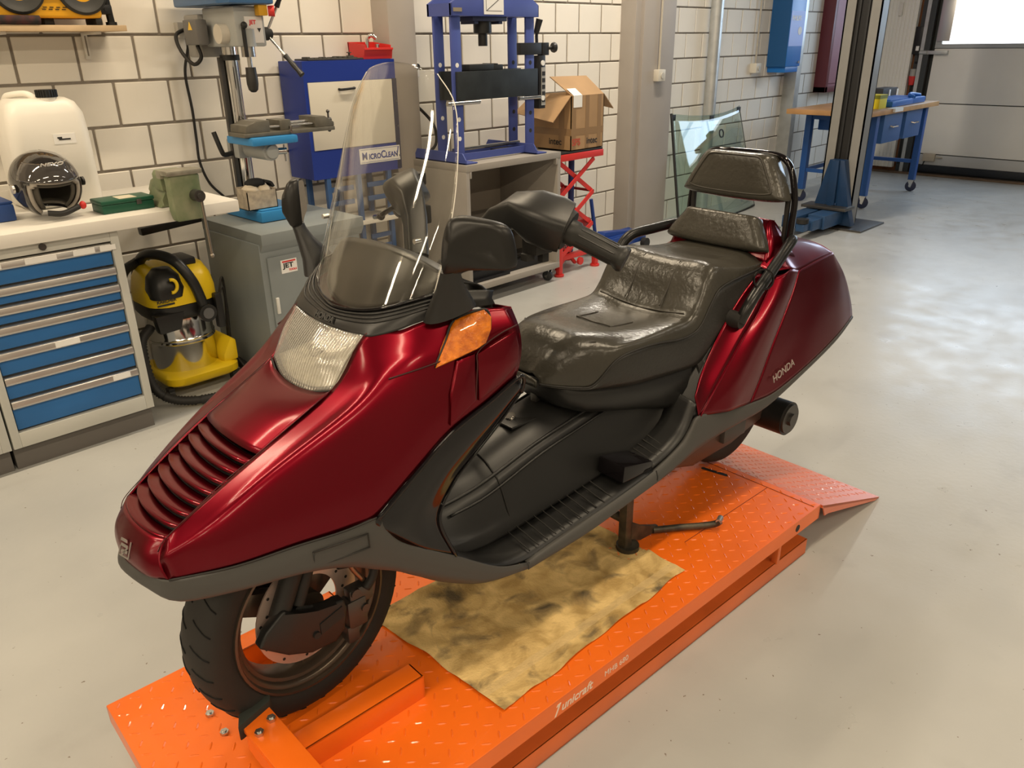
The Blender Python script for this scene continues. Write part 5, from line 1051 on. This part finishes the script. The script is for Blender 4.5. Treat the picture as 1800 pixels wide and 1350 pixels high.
for x in (xl, xr):
    B().prism([(3.57,.882),(4.04,.882),(4.04,.915),(4.02,.945),(3.60,.945),(3.57,.905)], x-.052, x-.044, 'yz').box(x-.052, x+.045, 3.57, 4.04, .8815, .889, .001).o('foot', PBLUE, t, ang=30)
B().box(xl, xr, yf-.01, yf+.0, .889, .93).box(xl, xr, yr, yr+.01, .889, .93).o('base_tie', PBLUE, t, smooth=False)
B().box(3.62, 3.92, 3.72, 3.86, .890, .905, .002).box(3.70, 3.90, 3.74, 3.84, .905, .914, .002).o('arbor_plate', mat('arbor_black', (.018,.018,.018), .5), t)
PB = mat('pump_black', (.018,.018,.02), .4)
B().box(3.985, 4.045, 3.66, 3.72, 1.15, 1.47, .003).o('pump_body', PB, t)
B().box(4.005, 4.04, 3.655, 3.6605, 1.17, 1.40).o('pump_label', mat('pump_label', (.35,.35,.34), .5), t, smooth=False)
pl = B()
for k in range(5): pl.box(4.008, 4.036, 3.653, 3.6555, 1.19+k*.040, 1.215+k*.040)
pl.o('pump_print', INK, t, smooth=False)
B().cyl((4.015,3.658,1.425), (4.015,3.651,1.425), .016, n=16).cyl((4.015,3.658,1.215), (4.015,3.651,1.215), .016, n=16).o('pump_gauge', PAPER, t)
B().box(3.82, 4.02, 3.665, 3.70, 1.475, 1.545, .004).box(4.02, 4.08, 3.66, 3.71, 1.47, 1.545, .004).o('pump_bracket', PB, t)
B().lathe([(0,-.012),(.028,-.012),(.032,0),(.028,.012),(0,.012)], (4.125,3.66,1.515), (1,-.3,0), 20).cyl((4.08,3.68,1.51), (4.12,3.665,1.515), .010, n=10).o('pump_knob', PB, t)
B().tube([(3.995,3.69,1.545),(3.995,3.69,1.60),(4.0,3.67,1.65)], .010, 8, smooth=10).cyl((3.99,3.69,1.60), (4.0,3.67,1.68), .017, .022, 12).o('pump_handle', PB, t)

# ---- red scissor lift with carton
t = thing('scissor_lift_table', 'tall red scissor lift table holding the cardboard box', 'lift table', (4.36, 3.76, 0))
SX0, SX1, SY0, SY1 = 4.135, 4.600, 3.60, 3.93
B().box(SX0, SX1, SY0, SY1, .800, .845, .004).o('top', REDP, t)
B().box(SX0+.005, SX1-.005, SY0+.005, SY1-.005, .8455, .858, .002).o('rubber_mat', BLKM, t)
lv_ = [(.79,.56), (.56,.33), (.33,.13)]
for i, (za, zb) in enumerate(lv_):
    for y in (SY0+.03, SY1-.03):
        for (xa, xb) in ((SX0+.03, SX1-.08), (SX1-.08, SX0+.03)):
            d = Vector((xb-xa, 0, zb-za)).normalized(); n_ = Vector((-d.z, 0, d.x))*.015; p0, p1 = Vector((xa, y, za)), Vector((xb, y, zb))
            dy = .008 if xa < xb else -.008
            B().add([q+Vector((0, dy+e, 0)) for q in (p0+n_, p0-n_, p1-n_, p1+n_) for e in (-.004, .004)], [(0,2,4,6),(1,7,5,3),(0,1,3,2),(2,3,5,4),(4,5,7,6),(6,7,1,0)]).o('scissor_arm', REDP, t, smooth=False)
for z in (.56, .33):
    for x in (SX0+.03, SX1-.08): B().cyl((x,SY0+.02,z), (x,SY1-.02,z), .010, n=10).o('pivot_rod', mat('rod_darkred', (.28,.02,.02), .4), t)
B().box(SX0+.02, SX1-.06, SY0+.06, SY1-.06, .27, .36, .003).o('carriage', mat('rod_darkred2', (.30,.02,.02), .45), t)
B().cyl((4.46,3.78,.10), (4.46,3.78,.80), .022, n=16).o('post', mat('post_blue', (.02,.035,.16), .4), t)
B().box(SX0, SX1-.03, SY0+.03, SY0+.07, .10, .135, .003).box(SX0, SX1-.03, SY1-.07, SY1-.03, .10, .135, .003).o('base_rail', REDP, t)
for x in (SX0+.02, SX1-.04):
    for y in (SY0+.02, SY1-.04):
        B().box(x-.018, x+.018, y-.018, y+.018, .012, .23 if (x < 4.3 and y < 3.7) else .13, .003).cyl((x,y,.0005), (x,y,.014), .035, n=20).o('foot', REDP, t)
B().prism([(4.17,.03),(4.20,.03),(4.36,.17),(4.34,.19)], 3.66, 3.68, 'xz').cyl((4.40,3.62,.065), (4.40,3.64,.065), .028, n=18).prism([(4.25,.17),(4.28,.17),(4.40,.05),(4.38,.04)], 3.66, 3.68, 'xz').o('jack_link', REDP, t)
sp_ = [Vector((4.30+.014*cos(k*.9), 3.70+.014*sin(k*.9), .06+k*.0022)) for k in range(80)]
B().tube(sp_, .003, 5).o('spring', STEEL, t, ang=180)
t = thing('cardboard_box', 'open taped cardboard box with spread flaps on red scissor lift', 'box', (4.43, 3.8, .859))
CX0, CX1, CY0, CY1, CZ0, CZ1 = 4.255, 4.605, 3.615, 3.965, .859, 1.215
b = B().box(CX0, CX1, CY0, CY0+.006, CZ0, CZ1).box(CX0, CX1, CY1-.006, CY1, CZ0, CZ1).box(CX0, CX0+.006, CY0, CY1, CZ0, CZ1).box(CX1-.006, CX1, CY0, CY1, CZ0, CZ1).box(CX0, CX1, CY0, CY1, CZ0, CZ0+.006)
bx = b.o('carton', CARD, t, smooth=False)
B().add([(CX0,CY0,CZ1),(CX0,CY1,CZ1),(CX0-.16,CY1+.03,CZ1-.115),(CX0-.16,CY0+.02,CZ1-.16)], [(0,1,2,3)]).o('flap', CARD, t, smooth=False, thick=.005)
B().add([(CX1,CY0,CZ1),(CX1,CY1,CZ1),(CX1+.13,CY1-.02,CZ1-.06),(CX1+.15,CY0+.03,CZ1-.105)], [(0,1,2,3)]).o('flap', CARD, t, smooth=False, thick=.005)
B().add([(CX0+.01,CY0,CZ1),(CX1-.005,CY0,CZ1),(CX1-.03,CY0+.14,CZ1+.115),(CX0-.04,CY0+.16,CZ1+.12)], [(0,1,2,3)]).o('flap', CARD, t, smooth=False, thick=.005)
tp = B()
for x in (CX0+.03, CX0+.17, CX1-.05): tp.box(x-.02, x+.02, CY0-.0012, CY0, CZ0+.01, CZ1)
tp.box(CX0, CX1, CY0-.0010, CY0, CZ0+.10, CZ0+.145).box(CX0-.001, CX0, CY0, CY1, CZ0+.10, CZ0+.145).box(CX0-.0012, CX0, CY0+.06, CY0+.11, CZ0+.01, CZ1).o('tape', TAPE, bx, smooth=False)
B().add([(CX0+.02,CY0-.002,CZ1-.075),(CX0+.11,CY0-.002,CZ1-.075),(CX0+.11,CY0-.002,CZ1),(CX0+.02,CY0-.002,CZ1)], [(0,1,2,3)]).add([(CX0+.02,CY0-.003,CZ1+.001),(CX0+.11,CY0-.003,CZ1+.001),(CX0+.09,CY0+.045,CZ1+.045),(CX0,CY0+.045,CZ1+.045)], [(0,1,2,3)]).o('shipping_label', PAPER, bx, smooth=False, thick=.0006)
text('box_lettering', 'SFS', .062, mat('print_red', (.42,.07,.04), .7), bx, FACE_S(CX0+.012, CY0-.0016, CZ0+.035), .0003, bold=.002)
text('box_lettering', 'intec', .060, INK, bx, FACE_S(CX0+.165, CY0-.0016, CZ0+.037), .0003, bold=.001)
text('box_lettering', 'intec', .060, INK, bx, frame((CX0-.0016, CY0+.20, CZ0+.037), (0,-1,0), (0,0,1)), .0003, bold=.001)
# ---- blue trolley jack beyond
t = thing('trolley_jack', 'low blue trolley jack parked beside the grey column', 'jack', (5.1, 3.75, 0))
B().box(4.72, 5.32, 3.70, 3.72, .05, .13, .004).box(4.72, 5.32, 3.86, 3.88, .05, .13, .004).box(4.75, 5.1, 3.72, 3.86, .11, .135, .004).prism([(4.8,.13),(5.25,.10),(5.3,.13),(4.85,.18)], 3.75, 3.83, 'xz', .005).o('frame', mat('jack_blue', (.012,.05,.26), .4), t)
for x in (4.78, 5.27):
    for y in (3.67, 3.91): B().cyl((x,y-.02,.041), (x,y+.02,.041), .04, n=20).o('wheel', BLKM, t)
B().cyl((4.78,3.79,.13), (4.72,3.80,.45), .014, n=12).o('handle_socket', MATS['jack_blue'], t)
# ---- leaning windscreen glass
t = thing('car_windscreen', 'green tinted car windscreen leaning against the block wall', 'windscreen', (6.7, 3.95, 0))
def glass_mat():
    m = bpy.data.materials.new('tinted_glass'); m.use_nodes = True; nt = m.node_tree; N = nt.nodes; L = nt.links; out = N['Material Output']; N.remove(N['Principled BSDF'])
    tr = N.new('ShaderNodeBsdfTransparent'); tr.inputs[0].default_value = (.84,.92,.90,1); gl = N.new('ShaderNodeBsdfGlossy'); gl.inputs['Roughness'].default_value = .02; lw = N.new('ShaderNodeLayerWeight'); lw.inputs['Blend'].default_value = .5; pw = N.new('ShaderNodeMath'); pw.operation = 'POWER'; pw.inputs[1].default_value = 3.; L.new(lw.outputs['Facing'], pw.inputs[0]); fr = N.new('ShaderNodeMath'); fr.operation = 'MULTIPLY_ADD'; fr.inputs[1].default_value = .6; fr.inputs[2].default_value = .05; L.new(pw.outputs[0], fr.inputs[0])
    mx = N.new('ShaderNodeMixShader'); L.new(fr.outputs[0], mx.inputs[0]); L.new(tr.outputs[0], mx.inputs[1]); L.new(gl.outputs[0], mx.inputs[2]); L.new(mx.outputs[0], out.inputs[0]); return m
def gp(u, w_): # u across 0..1, w up 0..1
    hw = .68-.10*w_; x = 6.73+(u*2-1)*hw; arc = (1-(u*2-1)**2)
    return Vector((x, 3.86+.22*w_-.05*arc, .015+.945*w_+.045*(-arc if w_ > .5 else -arc*.3)*(abs(w_-.5)*2)))
g = [[gp(i/30, j/16) for i in range(31)] for j in range(17)]
B().grid(g).o('glass', glass_mat(), t, ang=180, thick=.005)
bd = B().tube([gp(0, j/16) for j in range(17)], .012, 6).tube([gp(1, j/16) for j in range(17)], .004, 6)
bd.tube([gp(i/30, 0) for i in range(31)], .008, 6).o('black_border', BLKM, t, ang=180)
for u in (.02, .5, .98):
    p = gp(u, .98); B().box(p.x-.03, p.x+.03, p.y-.008, p.y+.004, p.z-.04, p.z+.012, .004).o('pad', BLKM, t)
p = gp(.60, .80); B().lathe([(.030,-.004),(.040,-.004),(.040,.004),(.030,.004),(.030,-.004)], (p.x, p.y-.01, p.z), (0,-1,.2), 20).o('sensor_ring', BLKM, t)
p = gp(.62, .58); B().box(p.x-.02, p.x+.02, p.y-.008, p.y-.004, p.z-.05, p.z+.05).o('sticker', mat('sticker_teal', (.03,.40,.38), .5), t, smooth=False)
# ---- outlets and blue wall box, maroon shutter
for (x, lab) in ((5.815, 'cream wall outlet with cable on the wide grey column'), (7.715, 'cream wall outlet under the thin pipe by the blue box')):
    zz = 1.285 if x < 7 else 1.285
    t = thing('wall_outlet', lab, 'outlet', (x, 4.19, zz), 0)
    B().box(x-.05, x+.05, 4.13 if x > 7 else 3.97, 4.20 if x > 7 else 4.022, zz-.045, zz+.045, .006).o('box', mat('outlet_cream', (.62,.58,.49), .5), t)
    B().cyl((x+.0,4.132 if x > 7 else 3.972,zz), (x,4.122 if x > 7 else 3.962,zz), .022, n=16).o('socket', mat('outlet_socket', (.50,.47,.40), .5), t)
    B().cyl((x,4.17 if x > 7 else 4.005,zz+.04), (x,4.17 if x > 7 else 4.005,3.2), .010, n=8).o('conduit', mat('conduit_beige', (.42,.38,.31), .5), t)
t = thing('wall_dispenser', 'blue wall mounted lamp box with pale panel and white lettering', 'wall box', (8.13, 4.1, 1.25))
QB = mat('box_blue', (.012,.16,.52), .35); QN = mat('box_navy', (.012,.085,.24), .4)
B().box(7.985, 8.29, 3.985, 4.195, 1.29, 2.05, .006).box(8.01, 8.285, 4.0, 4.195, 1.235, 1.29, .006).o('body', QB, t, ang=30)
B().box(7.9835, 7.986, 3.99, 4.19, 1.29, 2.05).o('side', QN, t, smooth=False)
lb = B().box(7.99, 8.285, 3.9825, 3.9855, 1.48, 1.80).o('panel', mat('panel_lilac', (.24,.33,.72), .45), t, smooth=False)
text('panel_lettering', 'PHILIPS', .060, PAPER, lb, FACE_S(8.015, 3.982, 1.715), .0006, bold=.0015, sx=.98)
B().cyl((8.20,3.9825,1.62), (8.20,3.980,1.62), .038, n=24).o('panel_logo', PAPER, lb)
B().cyl((8.24,3.985,1.33), (8.24,3.975,1.33), .014, n=12).o('lock', CHROME, t)
t = thing('wall_shutter', 'maroon framed panel shutter on the wall beside lift post', 'shutter', (9.5, 4.18, 1.0))
B().box(9.14, 9.20, 4.06, 4.2, .99, 2.5, .004).box(9.14, 10.1, 4.06, 4.2, .99, 1.05, .004).box(10.04, 10.1, 4.06, 4.2, .99, 2.5, .004).o('frame', MAROON, t)
B().box(9.20, 10.04, 4.09, 4.19, 1.05, 2.5).o('panel', MAROONL, t, smooth=False)
B().box(9.225, 9.232, 4.085, 4.091, 1.075, 2.5).box(9.225, 10.02, 4.085, 4.091, 1.075, 1.082).o('panel_groove', MAROON, t, smooth=False)
# ---- white ribbed panel by the garage door
t = thing('ribbed_panel', 'white ribbed wall panel beside the garage door', 'panel', (10.52, 3.93, .06))
B().box(10.53, 10.6, 3.69, 4.19, .06, 2.4).o('sheet', mat('panel_white', (.84,.83,.78), .45), t, smooth=False)
for k in range(12): B().box(10.520, 10.532, 3.70+k*.041, 3.726+k*.041, .06, 2.4, .004).o('rib', MATS['panel_white'], t)
B().box(10.49, 10.515, 3.86, 3.90, 1.78, 1.92, .006).o('handle', WHITE, t)
t = thing('door_control', 'black door control box with a red plug on brown jamb', 'control', (10.56, 3.60, 1.0))
B().box(10.54, 10.62, 3.60, 3.685, 1.36, 1.66, .006).o('box', BLKP, t); B().box(10.535, 10.541, 3.615, 3.65, 1.40, 1.45).o('label', PAPER, t, smooth=False)
B().cyl((10.56,3.64,1.20), (10.56,3.64,1.12), .035, n=16).o('socket', mat('plug_grey', (.35,.34,.32), .5), t)
B().cyl((10.56,3.64,1.12), (10.56,3.64,1.02), .042, .028, 16).o('plug', REDP, t)
B().tube([(10.56,3.62,1.36),(10.55,3.60,1.28),(10.56,3.64,1.27)], .010, 8, smooth=12).cyl((10.56,3.64,1.02), (10.56,3.64,.1), .008).o('cable', BLKM, t)

# ---- two-post car lift
t = thing('car_lift_post', 'tall grey two post car lift column with blue foot and arm', 'car lift', (7.15, 2.9, 0))
LG = mat('lift_grey', (.24,.23,.21), .5, var=.05)
PXa, PXb, PYa, PYb = 7.06, 7.20, 2.755, 3.055
B().box(PXb-.012, PXb, PYa, PYb, .02, 4.2).box(PXa, PXb, PYa, PYa+.012, .02, 4.2).box(PXa, PXb, PYb-.012, PYb, .02, 4.2).box(PXa, PXa+.012, PYa, PYa+.085, .02, 4.2).box(PXa, PXa+.012, PYb-.085, PYb, .02, 4.2).o('column', LG, t, smooth=False)
B().box(PXa+.03, PXb-.014, PYa+.014, PYb-.014, .3, 4.2).o('column_inner', BLKM, t, smooth=False)
B().box(PXa+.015, PXa+.03, 2.86, 2.875, .3, 4.2).box(PXa+.010, PXa+.03, 2.93, 2.945, .3, 4.2).o('chain', mat('chain_dark', (.05,.05,.05), .4, .6), t, smooth=False)
FB = mat('foot_blue', (.006,.032,.090), .4, var=.15)
B().prism([(2.70,.03),(3.10,.03),(3.06,.15),(2.965,.58),(2.835,.58),(2.74,.15)], 6.965, 7.05, 'yz', .004).o('foot', FB, t)
B().prism([(2.86,.05),(2.94,.05),(2.93,.58),(2.87,.58)], 6.935, 6.966, 'yz', .003).box(6.95, 7.04, 2.85, 2.95, .08, .22, .005).o('foot_rib', FB, t)
B().cyl((6.945,2.87,.06), (6.945,2.87,.20), .016, n=12).cyl((6.945,2.93,.06), (6.945,2.93,.20), .016, n=12).o('lock_pin', BLKM, t)
B().box(6.90, 7.42, 2.58, 3.15, .0, .016, .002).o('base_plate', DARKST, t)
B().box(6.85, 7.05, 2.72, 3.12, .170, .195, .004).o('arm_mount', DARKST, t)
am = B().box(6.60, 7.0, 2.78, 2.93, .05, .165, .006).box(6.42, 6.62, 2.80, 2.91, .065, .15, .004).box(6.30, 6.45, 2.82, 2.89, .075, .135, .004).box(6.45, 7.0, 2.96, 3.09, .06, .16, .006)
am.o('lift_arm', mat('arm_blue', (.020,.060,.14), .4, var=.1), t, ang=30)
B().cyl((6.34,2.855,.14), (6.34,2.855,.175), .05, n=20).o('arm_pad', BLKM, t)
t = thing('steel_bowl', 'small steel bowl on the floor behind the scooter backrest', 'bowl', (6.28, 3.17, 0))
B().lathe([(.0,.004),(.07,.004),(.12,.05),(.14,.075),(.145,.075),(.125,.045),(.075,.0005),(0,.0005)], (6.28,3.17,0), (0,0,1), 32).o('bowl', CHROME, t)

# ---- wheeled workbench
t = thing('wheeled_workbench', 'blue wheeled workbench with beech top and two drawers', 'workbench', (8.6, 3.35, 0))
BX0, BX1, BY0, BY1, BZ = 7.60, 9.42, 2.93, 3.73, .926
B().box(BX0, BX1, BY0, BY1, BZ-.045, BZ, .004).o('worktop', BEECH, t)
for (x, y) in ((7.99,3.02), (7.99,3.66), (9.28,3.02), (9.28,3.66)):
    B().box(x-.035, x+.035, y-.03, y+.03, .125, BZ-.045, .004).o('leg', LBLUE, t)
    caster(t, x, y, .125, .055, mat('caster_navy', (.012,.02,.06), .45))
B().box(7.99, 9.28, 3.64, 3.68, BZ-.115, BZ-.045).box(7.97, 8.01, 3.02, 3.66, BZ-.115, BZ-.045).box(9.26, 9.30, 3.02, 3.66, BZ-.115, BZ-.045).box(7.99, 9.28, 3.02, 3.05, BZ-.085, BZ-.045).o('apron', LBLUE, t, smooth=False)
B().box(7.975, 8.005, 3.02, 3.66, .30, .335).box(9.265, 9.295, 3.02, 3.66, .30, .335).box(7.99, 9.28, 3.64, 3.67, .30, .335).o('stretcher', LBLUE, t, smooth=False)
for (a, c_) in ((8.10, 8.56), (8.66, 9.10)):
    d = B().box(a, c_, 2.975, 3.5, BZ-.32, BZ-.05, .004).o('drawer_box', mat('drawer_blue2', (.04,.115,.30), .42), t)
    m_ = (a+c_)/2; B().tube([(m_-.06,2.975,BZ-.17),(m_-.055,2.945,BZ-.175),(m_+.055,2.945,BZ-.175),(m_+.06,2.975,BZ-.17)], .008, 8).o('handle', CHROME, d)
B().box(8.06, 8.22, 3.36, 3.60, BZ-.22, BZ-.05, .004).o('side_box', LBLUE, t)
tag(B().box(8.02, 8.20, 3.02, 3.16, BZ+.0005, BZ+.125, .002).o('yellow_carton', mat('carton_yellow', (.70,.58,.02), .5), None), 'small yellow carton with green band on the wheeled workbench', 'carton')
B().box(8.018, 8.202, 3.018, 3.162, BZ+.09, BZ+.122).o('carton_band', mat('band_green', (.20,.22,.02), .5), bpy.data.objects['yellow_carton'], smooth=False)
t = thing('spray_bottle', 'pale grey spray bottle standing on the wheeled workbench', 'bottle', (9.28, 3.60, BZ))
B().lathe([(0,.0005),(.045,.0005),(.048,.02),(.048,.13),(.030,.18),(.016,.20),(.016,.22),(0,.22)], (9.28,3.60,BZ), (0,0,1), 24).o('bottle', mat('bottle_pale', (.50,.53,.54), .35), t)
B().box(9.23, 9.31, 3.585, 3.615, BZ+.22, BZ+.255, .006).box(9.22, 9.235, 3.59, 3.61, BZ+.17, BZ+.225, .003).o('trigger', mat('trigger_grey', (.20,.20,.21), .5), t)
t = thing('black_case', 'small black case with white corners on the wheeled workbench', 'case', (9.2, 3.45, BZ))
B().box(8.98, 9.38, 3.36, 3.50, BZ+.0005, BZ+.13, .006).o('case', mat('case_black', (.03,.032,.035), .5), t)
B().box(9.14, 9.17, 3.353, 3.361, BZ+.03, BZ+.115, .003).box(9.35, 9.378, 3.353, 3.361, BZ+.03, BZ+.115, .003).o('corner', PAPER, t)
t = thing('blue_case', 'open bright blue plastic tool case on the wheeled workbench', 'case', (8.7, 3.12, BZ))
CB = mat('case_bright_blue', (.02,.13,.46), .4)
B().box(8.28, 8.82, 2.99, 3.30, BZ+.0005, BZ+.055, .015).box(8.32, 8.78, 3.03, 3.26, BZ+.055, BZ+.066, .005).o('tray', CB, t)
B().box(8.80, 9.20, 3.0, 3.32, BZ+.0005, BZ+.06, .015, M=Matrix.Translation((0,0,0))).tube([(8.86,3.0,BZ+.065),(8.90,3.06,BZ+.08),(9.05,3.10,BZ+.085),(9.16,3.05,BZ+.07)], .018, 10, smooth=16).o('lid', CB, t)
tag(B().box(8.12, 8.36, 2.915, 2.985, BZ+.0005, BZ+.0025).box(8.14, 8.34, 2.905, 2.928, BZ-.03, BZ+.002).o('paper_sheet', PAPER, None, smooth=False), 'white paper sheet hanging over the workbench edge', 'paper')
